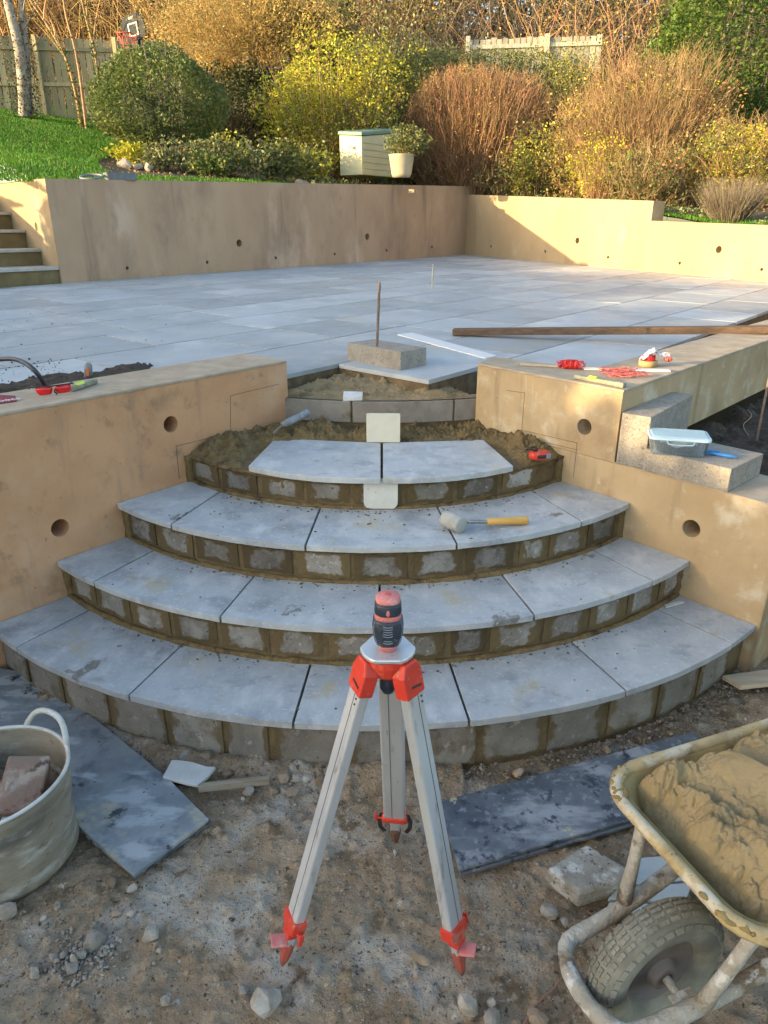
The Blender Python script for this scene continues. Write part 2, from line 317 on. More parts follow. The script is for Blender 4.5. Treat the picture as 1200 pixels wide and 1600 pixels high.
def holes(o, specs):
    """specs: (centre, normal, radius, depth) cut into o as real recesses"""
    mb = MB()
    for c, n, r, d in specs:
        c = Vector(c); n = Vector(n).normalized(); mb.cyl(c + n * .05, c - n * d, r, None, 20)
    cut = obj('cutter', mb, WALLTOP)
    md = o.modifiers.new('b', 'BOOLEAN'); md.operation = 'DIFFERENCE'; md.object = cut; md.solver = 'EXACT'
    # keep the bevel off while cutting
    bpy.context.view_layer.update(); dg = bpy.context.evaluated_depsgraph_get()
    me = bpy.data.meshes.new_from_object(o.evaluated_get(dg)); o.modifiers.clear(); o.data = me
    bpy.data.objects.remove(cut, do_unlink=True)

# ------------------------------------------------------------------ GROUND
def ground_h(x, y):
    h = .020 * fbm(x * 1.5, y * 1.5, 3, 5) + .014 * fbm(x * 9, y * 9, 4, 6) + .012 * np.maximum(0, fbm(x * 38, y * 38, 3, 9)) * 2 - .012 * np.clip(vn(x * 4.5 + 7, y * 4.5, 19) - .62, 0, 1) * 2
    return h
xs = np.linspace(-2.1, 2.1, 620); ys = np.linspace(.35, 2.75, 350); X, Y = np.meshgrid(xs, ys)
Z = ground_h(X, Y) - .012
rr = np.hypot(X + .045, Y - 3.845)
Z += .035 * np.exp(-((rr - 2.11) / .06) ** 2) * (.4 + .9 * vn(X * 7, Y * 7, 3)) * (X < .25) * np.clip((X + 1.4) * 4, 0, 1)
gnd = grid_mesh('ground', X, Y, Z, DIRT); tag(gnd, kind='structure')
big = MB().prism([(-60, -40), (60, -40), (60, 90), (-60, 90)], -.35, -.05)
tag(obj('earth', big, FARDIRT), kind='structure')

# ------------------------------------------------------------------ FLANK WALLS
HW = .98
nL = np.array([-.763, .647]); dL = 2.618; uL = np.array([.647, .763])       # left flank: n.p = d, outward normal nL is away from us
nR = np.array([.757, .653]); dR = 2.570; uR = np.array([-.653, .757])
pL0 = nL * dL; pR0 = nR * dR
def onL(s): return pL0 + uL * s
def onR(s): return pR0 + uR * s
sL = lambda P: float((np.array(P[:2]) - pL0) @ uL)
sR = lambda P: float((np.array(P[:2]) - pR0) @ uR)
endL = sL(Pz(440, 562, HW)); endR = sR(Pz(737, 569, HW)); corR = sR(Pz(972, 610, HW)); footR = sR(Pz(1172, 1047, 0))
def hole_on(x, y, n, d, rpx):
    P = Ppl(x, y, (n[0] * d, n[1] * d, 0), (n[0], n[1], 0)); dep = (P - C0) @ _f
    return P, rpx * dep / FPX
lw = thing('flank_wall', 'orange tan rendered wall with two drain holes left of the curved steps', 'wall', tuple(onL(0)) + (0,))
q = [onL(-2.6), onL(endL), onL(endL) + nL * .32, onL(-2.6) + nL * .32]
b = obj('wall_body', MB().prism(q, -.05, HW - .012), RENDER_L, lw)
hs = []
for x, y, r in ((267, 663, 13), (94, 825, 14.5)):
    P, rad = hole_on(x, y, nL, dL, r); hs.append((P, (-nL[0], -nL[1], 0), rad, .22))
holes(b, hs)
q2 = [onL(-2.6) - nL * .004, onL(endL) - nL * .004, onL(endL) + nL * .322, onL(-2.6) + nL * .322]
obj('wall_coping_screed', MB().prism(q2, HW - .012, HW), WALLTOP, lw, bevel=.003)
rw = thing('flank_wall', 'buff rendered wall with two drain holes right of the curved steps, stepping down to a ledge', 'wall', tuple(onR(0)) + (0,))
LEDGE = .672
wing_d = np.array([.72, .694]); wing_d = wing_d / np.linalg.norm(wing_d)
pc = onR(corR)
pw = Pz(1200, 531, HW)[:2]; wing_d = (pw - pc) / np.linalg.norm(pw - pc); wing_n = np.array([-wing_d[1], wing_d[0]])
e0 = onR(endR); e1 = Pz(772, 557, HW)[:2]; e2 = Pz(925, 577, HW)[:2]
far = pc + wing_d * 6.5
w2 = Pz(1145, 520, HW)[:2]
inner_n = wing_n * .29
upper = [pc, far, far + inner_n, tuple(e2 + wing_d * .0), e1 + nR * .02, e0]
# walk order: pc -> far (outer side), back along the inner side, then the splayed front
poly = [tuple(p) for p in (e0, pc, far, far + inner_n, e2, e1)]
b = obj('wall_body', MB().prism(poly, LEDGE, HW - .012), RENDER_R, rw)
P, rad = hole_on(913, 667, nR, dR, 13); holes(b, [(P, (-nR[0], -nR[1], 0), rad, .2)])
exp = [tuple(p) for p in (e0 - nR * .003, pc - nR * .003 - wing_n * .003, far - wing_n * .003, far + inner_n, e2, e1)]
obj('wall_coping_screed', MB().prism(exp, HW - .012, HW), WALLTOP, rw, bevel=.003)
led = [onR(endR), onR(footR), onR(footR) + nR * .42, onR(footR) + nR * .42 + uR * .35, onR(endR) + nR * .42]
led = [tuple(onR(endR)), tuple(onR(footR)), tuple(onR(footR) + nR * .30), tuple(onR(endR) + nR * .30)]
b = obj('ledge_wall_body', MB().prism(led, -.05, LEDGE - .002), RENDER_R, rw)
P, rad = hole_on(1080, 826, nR, dR, 14.5); holes(b, [(P, (-nR[0], -nR[1], 0), rad, .2)])
ret = [tuple(onR(footR) + nR * .30), tuple(onR(footR) + nR * .02 - uR * .0), tuple(onR(footR) + nR * .02 + np.array([3, .3])), tuple(onR(footR) + nR * .30 + np.array([3, .6]))]
obj('ledge_screed', MB().prism([tuple(pc - nR * .001), tuple(onR(footR) - nR * .003), tuple(onR(footR) + nR * .30), tuple(pc + nR * .30 + wing_d * .01)], LEDGE - .001, LEDGE + .004), WALLTOP, rw)
# pencil outlines scratched on both flanks where the coping stones will go
def scratch(pts, n, d, parent):
    mb = MB()
    for (xa, ya), (xb, yb) in pts:
        A = Ppl(xa, ya, (n[0] * d, n[1] * d, 0), (n[0], n[1], 0)); B = Ppl(xb, yb, (n[0] * d, n[1] * d, 0), (n[0], n[1], 0))
        mb.bar(Vector(A) - Vector((n[0], n[1], 0)) * .0004, Vector(B) - Vector((n[0], n[1], 0)) * .0004, .0018, .0012, (n[0], n[1], 0))
    obj('pencil_line', mb, mat('pencil_mark', (.12, .08, .05), None, bump=0, rough=.9), parent)
scratch([((360, 618), (360, 678)), ((361, 618), (436, 600)), ((275, 697), (362, 676)), ((275, 697), (280, 748))], nL, dL, lw)
scratch([((820, 612), (815, 676)), ((792, 610), (820, 614)), ((815, 672), (902, 692)), ((902, 692), (896, 745)), ((848, 690), (902, 703))], nR, dR, rw)

# ------------------------------------------------------------------ CURVED STEPS
O = np.array([-.045, 3.845])
ZS = {4: .198, 3: .36, 2: .521, 1: .667}; RS = {4: 2.12, 3: 1.83, 2: 1.543, 1: 1.212}; TH = .024
def arc(r, a): return O + r * np.array([math.sin(a), -math.cos(a)])
def phi(P): d = np.array(P[:2]) - O; return math.atan2(d[0], -d[1])
steps = thing('curved_steps', 'fan of four curved steps with blue grey limestone treads and block risers', 'steps', (0, 1.75, 0))
joints = {4: [((22, 1012), (145, 950)), ((202, 1085), (292, 1000)), ((458, 1128), (488, 1028)), ((733, 1124), (700, 1028)), ((978, 1078), (888, 998)), ((1144, 1004), (1024, 950))],
          3: [((149, 907), (245, 857)), ((345, 962), (404, 892)), ((593, 982), (593, 905)), ((837, 962), (780, 892)), ((1020, 907), (927, 859))],
          2: [((269, 817), (345, 767)), ((478, 849), (501, 792)), ((714, 849), (685, 795)), ((910, 815), (837, 770))]}
def meet(r, n, d, side):
    for i in range(400):
        a = side * (0.2 + i * .004)
        if arc(r, a) @ n > d: return a
    return side * 1.5
gap = .0042
for k in (4, 3, 2):
    z = ZS[k]; ro = RS[k]; ri = RS[k - 1] - .03 - .06
    js = [(phi(Pz(*f, z)), Pz(*f, z)[:2], Pz(*b_, z)[:2]) for f, b_ in joints[k]]
    al, ar = meet(ro, nL, dL, -1), meet(ro, nR, dR, 1)
    bounds = [(al - .05, None, None)] + js + [(ar + .05, None, None)]
    for i in range(len(bounds) - 1):
        (a0, F0, B0), (a1, F1, B1) = bounds[i], bounds[i + 1]
        n_ = max(6, int((a1 - a0) * 60)); poly = []
        for t in range(n_ + 1):
            a = (a0 - .12) + (a1 - a0 + .24) * t / n_; poly.append(tuple(arc(ro + random.uniform(-.0014, .0014), a)))
        for t in range(n_ + 1):
            a = (a1 + .3) - (a1 - a0 + .6) * t / n_; poly.append(tuple(arc(ri, a)))
        if F0 is not None:
            d_ = (B0 - F0) / np.linalg.norm(B0 - F0); nn = np.array([-d_[1], d_[0]]); poly = clip(poly, F0 - nn * gap, nn)   # keep the right side
        if F1 is not None:
            d_ = (B1 - F1) / np.linalg.norm(B1 - F1); nn = np.array([d_[1], -d_[0]]); poly = clip(poly, F1 - nn * gap, nn)
        poly = clip(poly, nL * (dL - .003), nL); poly = clip(poly, nR * (dR - .003), nR)
        dz = random.uniform(-.0015, .0015)
        obj('tread_slab', MB().prism(poly, z - TH + dz, z + dz), SLAB, steps, bevel=.002, origin=Vector((poly[0][0], poly[0][1], z)) - steps.location)
z = ZS[1]
for s, pts in ((0, [(388, 728), (594.5, 747), (594.5, 692), (430, 685)]), (1, [(598.5, 747), (802, 728), (755, 687), (598.5, 692)])):
    w_ = [Pz(x, y, z)[:2] for x, y in pts]
    fr = []
    a, b_ = phi(w_[0]), phi(w_[1])
    ra, rb = np.linalg.norm(w_[0] - O), np.linalg.norm(w_[1] - O)
    for t in range(16):
        f_ = t / 15; fr.append(tuple(arc(ra + (rb - ra) * f_ + .014 * math.sin(f_ * math.pi) + random.uniform(-.001, .001), a + (b_ - a) * f_)))
    obj('tread_slab', MB().prism(fr + [tuple(w_[2]), tuple(w_[3])], z - TH, z), SLAB, steps, bevel=.002, origin=Vector((w_[0][0], w_[0][1], z)) - steps.location)
# risers: mortar ring with separate blocks set a few millimetres proud of the joints
zlow = {4: -.05, 3: ZS[4] - .01, 2: ZS[3] - .01, 1: ZS[2] - .01}
base_blk = {}
for k in (4, 3, 2, 1):
    rf = RS[k] - .032 - (.012 if k == 1 else 0); top = ZS[k] - TH - .001
    al, ar = meet(rf, nL, dL, -1) - .03, meet(rf, nR, dR, 1) + .03
    n_ = 60; fr = [tuple(arc(rf - .0025 + .0030 * math.sin(t * 2.7) * math.sin(t * 1.3), al + (ar - al) * t / n_)) for t in range(n_ + 1)]; bk = [tuple(arc(rf - .12, ar - (ar - al) * t / 20)) for t in range(21)]
    obj('joint_mortar', MB().prism(fr + bk, zlow[k], top), MORTAR_DK, steps)
    bot = zlow[k] + (.05 if k == 4 else .030); h = top - bot - (.014 if k != 4 else .006)
    wd = .205 if k == 4 else .188; pitch = (.222 if k == 4 else .210) / rf
    nb = int((ar - al) / pitch); st = al + ((ar - al) - nb * pitch) / 2 + (random.random() - .5) * .03
    src = None
    a_next = al + .03 + random.uniform(0, .04)
    for i in range(nb + 8):
        wi = wd * random.choice([1, 1, 1.06, 1, .95, 1.03, .66, .9]); jw = random.uniform(.014, .027)
        a = a_next + wi / 2 / rf; a_next += (wi + jw) / rf
        if a + wi / 2 / rf > ar: break
        c = arc(rf - .048 + random.uniform(-.002, .002), a)
        if src is None:
            mb = MB(); nx, nz = 10, 5
            V = []; F = []
            for j in range(nz + 1):
                for ii in range(nx + 1):
                    u = ii / nx - .5; v = j / nz - .5; e = max(abs(u), abs(v)) * 2
                    V.append((u * wd, -.05 + .006 * max(0, e - .8) * 5 * .5 + random.uniform(-.0012, .0012), v * h))
            F = [(j * (nx + 1) + i2, j * (nx + 1) + i2 + 1, (j + 1) * (nx + 1) + i2 + 1, (j + 1) * (nx + 1) + i2) for j in range(nz) for i2 in range(nx)]
            mb.add(V, F); mb.box((0, .001, 0), (wd * .985, .092, h * .985))
            src = obj('riser_block', mb, RISER4 if k == 4 else RISER, steps, local=True); o = src
        else:
            o = src.copy(); col.objects.link(o); o.parent = steps
        rx = random.uniform(-.02, .02)
        o.location = Vector((c[0], c[1], bot + h / 2 + random.uniform(-.003, .003))) - steps.location; o.rotation_euler = (rx, random.uniform(-.015, .015), a); o.scale = (wi / wd, 1, 1)
    # squeezed fillet of mortar along the foot of the riser
    if k != 4:
        n_ = 160; pts = []; rs_ = []
        for t in range(n_ + 1):
            a = al + .03 + (ar - al - .06) * t / n_; pts.append((*arc(rf + .004, a), ZS[k + 1] - .002)); rs_.append(.011 + .008 * vn(np.array([t * .45]), np.array([k * 9.1]), 4)[0])
        obj('mortar_fillet', MB().tube(pts, rs_, 6), MORTAR, steps, smooth=True)
        pts = [(*arc(rf + .0, al + .03 + (ar - al - .06) * t / n_), ZS[k] - TH - .008) for t in range(n_ + 1)]
        obj('mortar_fillet', MB().tube(pts, [.007 + .006 * random.random() for _ in pts], 5), MORTAR, steps, smooth=True)
# mortar strips up the flank walls at the ends of the risers
for k in (3, 2, 1):
    for n, d, sgn in ((nL, dL, -1), (nR, dR, 1)):
        a = meet(RS[k] - .03, n, d, sgn); c = arc(RS[k] - .035, a - sgn * .006)
        pts = [(c[0], c[1], z_) for z_ in np.linspace(zlow[k], ZS[k] - TH, 7)]
        obj('mortar_fillet', MB().tube(pts, [.016 + .008 * random.random() for _ in pts], 7), MORTAR, steps, smooth=True)
# upper course waiting for its tread
cy = 3.385 + 1.55; zc = .797
def carc(a, r=1.55): return (math.sin(a) * r, cy - math.cos(a) * r)
for x0, x1 in ((-.62, -.165), (-.155, .345), (.355, .66)):
    a0, a1 = x0 / 1.55, x1 / 1.55; fr = [carc(a0 + (a1 - a0) * t / 6) for t in range(7)]; bk = [carc(a1 - (a1 - a0) * t / 6, 1.45) for t in range(7)]
    obj('course_block', MB().prism(fr + bk, .690, zc - random.uniform(0, .004)), mat('course_block_concrete', (.235, .205, .175), (.30, .265, .22), 12, 9, .95, .6, 90, spots=(((.15, .11, .06), 9, .55, .7),), bdist=.004), steps, bevel=.003)
fr = [carc(-.37 + .76 * t / 10, 1.543) for t in range(11)]; bk = [carc(.39 - .76 * t / 10, 1.46) for t in range(11)]
obj('joint_mortar', MB().prism(fr + bk, .63, zc - .006), MORTAR_DK, steps)
# rough wet mortar heaped behind the top pair of treads
xs = np.linspace(-.98, 1.04, 520); ys = np.linspace(2.62, 3.50, 240); X, Y = np.meshgrid(xs, ys)
lump = np.maximum(0, fbm(X * 9, Y * 9, 4, 21) + .12); fine = np.abs(fbm(X * 30, Y * 30, 4, 31))
back = np.clip((Y - 3.12) / .10, 0, 1); side = np.clip((np.abs(X + .01) - .57 - (Y < 2.95) * .02) / .06, 0, 1)
amp = np.maximum(back, side)
lump = np.maximum(0, fbm(X * 13, Y * 13, 5, 21) + .10); fine = np.abs(fbm(X * 45, Y * 45, 4, 31))
Z = .642 + amp * (.016 + .066 * lump + .030 * fine) + amp * .035 * np.exp(-(((X + .47) / .16) ** 2 + ((Y - 3.22) / .14) ** 2)) + amp * .03 * np.exp(-(((X - .55) / .20) ** 2 + ((Y - 3.12) / .13) ** 2))
Z = np.where(amp < .05, .640, Z)
r_ = np.hypot(X - O[0], Y - O[1])
edge = np.clip((1.172 - r_) / .05, 0, 1); Z = Z * edge + .640 * (1 - edge) * 1 + 0 * Z
msk = (r_ < 1.172) & (nL[0] * X + nL[1] * Y < dL + .05) & (nR[0] * X + nR[1] * Y < dR + .05)
grid_mesh('mortar_bed', X, Y, Z, MORTAR, steps, msk)
# sand blinding between the upper course and the patio edge
xs = np.linspace(-.95, .95, 240); ys = np.linspace(3.38, 4.35, 140); X, Y = np.meshgrid(xs, ys)
fy = cy - np.sqrt(np.maximum(0, 1.55 ** 2 - X ** 2)); e_ = np.clip((Y - fy - .03) / .05, 0, 1)
Z = zc + .004 + e_ * (.028 * np.clip((Y - fy - .05) / .2, 0, 1) + .016 * fbm(X * 8, Y * 8, 4, 41) + .050 * np.maximum(0, fbm(X * 15, Y * 15, 4, 43) - .08) + .016 * np.abs(fbm(X * 45, Y * 45, 3, 44)) + .020 * np.exp(-(((X - .22) / .09) ** 2 + ((Y - 3.50) / .04) ** 2)))
grid_mesh('sand_bed', X, Y, Z, SAND, steps, (Y > fy + .004) & (nL[0] * X + nL[1] * Y < dL + .06) & (nR[0] * X + nR[1] * Y < dR + .06))

# ------------------------------------------------------------------ PATIO
pu = np.array([.651, .759]); pn = np.array([.759, -.651])
b0 = Pt(97, 443)[:2]; c0 = Pt(727, 398)[:2]; cE = Pt(1200, 441)[:2]
uB = (c0 - b0) / np.linalg.norm(c0 - b0); nB = np.array([-uB[1], uB[0]])
uC = (cE - c0) / np.linalg.norm(cE - c0); nC = np.array([-uC[1], uC[0]])
pu = uB; pn = -nB
def sr(s, r): return pu * s + pn * r
_q = lambda px: Pt(*px)[:2]
rz = [float(_q(p) @ pn) for p in ((541, 566), (662, 597))]; s_c = float(_q((600, 582)) @ pu)
r_hi = rz[1]; cw = abs(rz[1] - rz[0]); r_edge = float((_q((925, 577)) @ pn + _q((1200, 491)) @ pn) / 2); s_m1 = float(_q((770, 557)) @ pu)
s_we = float((onL(endL) + nL * .0) @ pu)
patio = thing('patio', None, None, (0, 6, .95)); tag(patio, kind='structure')
rB = float(b0 @ pn)
row = -1; r1 = r_edge
while True:
    rtop = r_edge if row == -1 else r_hi - cw * row
    rbot = r_hi - cw * (row + 1)
    if rtop < rB: break
    rbot = max(rbot, rB)
    smin = {-1: s_m1, 0: s_c, 1: s_we}.get(row, -3.5)
    s = smin if row < 2 else smin + random.uniform(0, .9)
    first = True
    while s < 14.5:
        ln = random.choice([.9, .9, .6, .9]) * 1.0
        g = .0075
        poly = [tuple(sr(s + g, rtop - g)), tuple(sr(s + g, rbot + g)), tuple(sr(s + ln - g, rbot + g)), tuple(sr(s + ln - g, rtop - g))]
        poly = clip(poly, c0, nC)
        cx, cyy = np.mean([p[0] for p in poly], 0) if poly else 0, np.mean([p[1] for p in poly], 0) if poly else 0
        if len(poly) >= 3 and cyy > .5 and abs(cx) < 7:
            dz = random.uniform(-.0012, .0012)
            obj('paving_slab', MB().prism(poly, lambda x, y: patio_z(y) - .022 + dz, lambda x, y: patio_z(y) + dz), PATIO, patio, origin=Vector((cx, cyy, patio_z(cyy))) - patio.location)
        s += ln
    row += 1
# bed under the slabs, its brown edge showing along the unfinished sides
mbp = MB()
for rt, rb_, smin in ((r_edge - .02, r_hi, s_m1 + .02), (r_hi - .014, r_hi - cw, s_c + .014), (r_hi - cw - .012, r_hi - 2 * cw, s_we + .01), (r_hi - 2 * cw - .012, rB - .1, -3.4)):
    poly = clip([tuple(sr(smin, rt)), tuple(sr(smin, rb_ - .001)), tuple(sr(15, rb_ - .001)), tuple(sr(15, rt))], c0 + nC * .02, nC)
    mbp.prism(poly, .66, lambda x, y: patio_z(y) - .0235)
obj('mortar_bed', mbp, mat('bed_edge', (.19, .135, .075), (.11, .078, .042), 16, 8, .95, .8, 80, bdist=.006), patio)
# soil in the trenches behind both flank walls and in the planting bed to the right
def soil(name, x0, x1, y0, y1, z, amp, msk, n=120, seed=60):
    X, Y = np.meshgrid(np.linspace(x0, x1, n), np.linspace(y0, y1, n)); Z = z(X, Y) + amp * fbm(X * 6, Y * 6, 4, seed) + amp * .8 * np.abs(fbm(X * 25, Y * 25, 3, seed + 3))
    return grid_mesh(name, X, Y, Z, SOIL, None, msk(X, Y))
rl = lambda X, Y: X * pn[0] + Y * pn[1]
tl = soil('trench_soil', -3.2, -.4, 1.2, 4.0, lambda X, Y: .898 - .085 * np.clip((X + 1.30) / .3, 0, 1), .03, lambda X, Y: (nL[0] * X + nL[1] * Y > dL + .30) & (rl(X, Y) > r_hi - 2 * cw - .10 - .10 * np.clip((-1.2 - X) * 2, 0, 1))); tag(tl, kind='structure')
tr_ = soil('trench_soil', .5, 5.2, 2.9, 8.8, lambda X, Y: .76 + 0 * X, .03, lambda X, Y: (rl(X, Y) > r_edge - .04) & (nR[0] * X + nR[1] * Y > dR + .29) & ((X - pc[0]) * wing_n[0] + (Y - pc[1]) * wing_n[1] > .2)); tag(tr_, kind='structure')
bedr = soil('planting_bed_soil', .9, 5.5, 1.9, 8.5, lambda X, Y: .60 + .03 * np.clip(((X - pc[0]) * wing_n[0] + (Y - pc[1]) * wing_n[1]) * -1, 0, 1), .07, lambda X, Y: ((X - pc[0]) * wing_n[0] + (Y - pc[1]) * wing_n[1] < .02) & (nR[0] * X + nR[1] * Y > dR + .26), 200, 70); tag(bedr, kind='structure')
# dark mass of the soil bank under that bed, closing it towards the right-hand side
ret = [tuple(onR(footR) + nR * .301), tuple(onR(footR) + nR * .301 + np.array([4, .35])), tuple(onR(footR) + nR * .6 + np.array([4, .35])), tuple(onR(footR) + nR * .6)]

# ------------------------------------------------------------------ REAR WALLS
def zat(px, py, P): return float(PY(px, py, P[1])[2])
ztL = zat(77, 279, b0); ztR = zat(727, 291, c0)
lenB = float(np.linalg.norm(c0 - b0))
bw = thing('retaining_wall', 'long shaded tan rendered wall along the back left of the patio with drain holes', 'wall', (*b0, .95))
q = [b0, c0 + uB * .30, c0 + uB * .30 + nB * .24, b0 + nB * .24]
topB = lambda x, y: ztL + (ztR - ztL) * float((np.array([x, y]) - b0) @ uB) / lenB
b = obj('wall_body', MB().prism([tuple(p) for p in q], .85, topB), RENDER_B, bw)
hs = []
for x, y, r in ((374, 380, 5.5), (574, 370, 5), (199, 419, 2.6), (324, 410, 2.6), (431, 403, 2.4), (523, 397, 2.3), (604, 391, 2.2), (675, 386, 2.2)):
    P, rad = hole_on(x, y, nB, float(b0 @ nB), r); hs.append((P, (-nB[0], -nB[1], 0), rad, .16))
holes(b, hs)
cw_ = thing('retaining_wall', 'sunlit yellow rendered wall along the back right of the patio, stepping down at one end', 'wall', (*c0, .95))
def onC(px):   # point of wall C seen in pixel column px
    for t in np.linspace(0, 9, 3000):
        P = c0 + uC * t; d = (np.array([P[0], P[1], 1.5]) - C0); X_ = 600 + FPX * (d @ _r) / (d @ _f)
        if X_ >= px: return P
    return P
zC0 = zat(735, 304, c0); pS = onC(1015); zC1 = zat(1015, 314, pS); zC2 = zat(1015, 345, pS); pE = onC(1195); zC3 = zat(1195, 352, pE)
lenS = float(np.linalg.norm(pS - c0)); lenE = float(np.linalg.norm(pE - c0))
def topC(x, y): t = float((np.array([x, y]) - c0) @ uC) / lenS; return zC0 + (zC1 - zC0) * t
def topC2(x, y): t = (float((np.array([x, y]) - c0) @ uC) - lenS) / (lenE - lenS); return zC2 + (zC3 - zC2) * t
b = obj('wall_body', MB().prism([tuple(p) for p in (c0 - uC * -.001, pS, pS + nC * .22, c0 + nC * .22)], .85, topC), RENDER_C, cw_)
hs = []; hs2 = []
for x, y, r in ((902, 376, 4.6), (767, 385, 2.2), (852, 393, 2.3), (950, 402, 2.3), (1123, 390, 5.5), (1062, 411, 2.5), (1190, 421, 2.5)):
    P, rad = hole_on(x, y, nC, float(c0 @ nC), r); (hs if x < 1010 else hs2).append((P, (-nC[0], -nC[1], 0), rad, .15))
holes(b, hs)
b = obj('lower_wall_body', MB().prism([tuple(p) for p in (pS, c0 + uC * (lenE + 3), c0 + uC * (lenE + 3) + nC * .22, pS + nC * .22)], .85, topC2), RENDER_C, cw_)
holes(b, hs2)
# side wall of the garden steps at far left and the steps themselves
wd_ = np.array([-.70, .714]); wd_ /= np.linalg.norm(wd_); wn_ = np.array([wd_[1], -wd_[0]])   # wn_ points right
rwall = thing('stair_wall', 'sunlit rendered side wall rising beside the small steps at the far left', 'wall', (*b0, .95))
q = [b0 - uB * .001, b0 + nB * .245 - uB * .001, b0 + wd_ * 5 + wn_ * .22, b0 + wd_ * 5]
b = obj('wall_body', MB().prism([tuple(b0 - uB * .0015), tuple(b0 + nB * .24 - uB * .0015), tuple(b0 + wd_ * 5 + wn_ * .22), tuple(b0 + wd_ * 5)], .85, ztL - .001), RENDER_C, rwall)
nw = np.array([-wd_[1], wd_[0]]); P = Ppl(58, 354, (*b0, 0), (nw[0], nw[1], 0)); holes(b, [(P, (nw[0], nw[1], 0), .05, .14)])
st = thing('garden_steps', 'brown steps with pale treads going up at the far left beside the rendered wall', 'steps', (*b0, .98))
zb = patio_z(b0[1]); prev = zb - .05
fronts = [(.03, .187), (.47, .377), (.90, .587), (1.3, .79), (1.7, .99)]
for d_, h_ in fronts:
    a = b0 + wd_ * d_; z1 = zb + h_
    lft = a - uB * 2.6
    bk = 1.3
    obj('riser', MB().prism([tuple(a + nw * .004), tuple(a + wd_ * bk + nw * .004), tuple(lft + wd_ * bk), tuple(lft)], prev, z1 - .035), mat('brown_board_riser', (.20, .15, .07), (.15, .11, .05), 8, 6, .8, .3, 40), st)
    o_ = -.03
    a2 = b0 + wd_ * (d_ + o_); l2 = a2 - uB * 2.6
    obj('tread', MB().prism([tuple(a2 + nw * .006), tuple(a2 + wd_ * .55 + nw * .006), tuple(l2 + wd_ * .55), tuple(l2)], z1 - .034, z1), mat('pale_tread', (.36, .34, .30), (.44, .42, .38), 8, 6, .8, .3, 40), st, bevel=.004)
    prev = z1 - .035

# ------------------------------------------------------------------ TRIPOD AND LASER
def V3(a): return Vector((float(a[0]), float(a[1]), float(a[2])))
tri = thing('tripod', 'small aluminium tripod with red fittings standing on the dirt in front of the steps', 'tripod', (-.002, 1.236, 0))
ax = Vector((.008, 1.236, 0)); TOP = .795
feet = [V3(Pz(441, 1508, .0)), V3(Pz(722, 1523, .0)), V3(Pz(618, 1316, .0))]
plate = []
for i in range(6):
    a = math.radians(-90 + 60 * i); r_ = .066 if i % 2 else .046
    for da in ((-.32, .32) if i % 2 else (-.2, .2)): plate.append((ax.x + r_ * math.cos(a + da), ax.y + r_ * math.sin(a + da)))
pl_ = []
for k in range(3):
    a = math.radians(-150 + 120 * k)      # lobes towards the feet: two in front, one behind
    for da in (-.55, -.28, 0, .28, .55): pl_.append((ax.x + .057 * math.cos(a + da), ax.y + .057 * math.sin(a + da)))
pl_ = sorted(pl_, key=lambda p: math.atan2(p[1] - ax.y, p[0] - ax.x))
obj('head_plate', MB().prism(pl_, TOP - .010, TOP), ALU, tri, bevel=.003)
obj('head_casting', MB().lathe([(.030, TOP - .062), (.043, TOP - .05), (.052, TOP - .024), (.052, TOP - .0105)], 18, Matrix.Translation((ax.x, ax.y, 0))), RED, tri)
obj('centre_screw', MB().lathe([(.012, TOP - .11), (.017, TOP - .10), (.017, TOP - .062)], 14, Matrix.Translation((ax.x, ax.y, 0))), NAVY, tri)
LEGW = .050
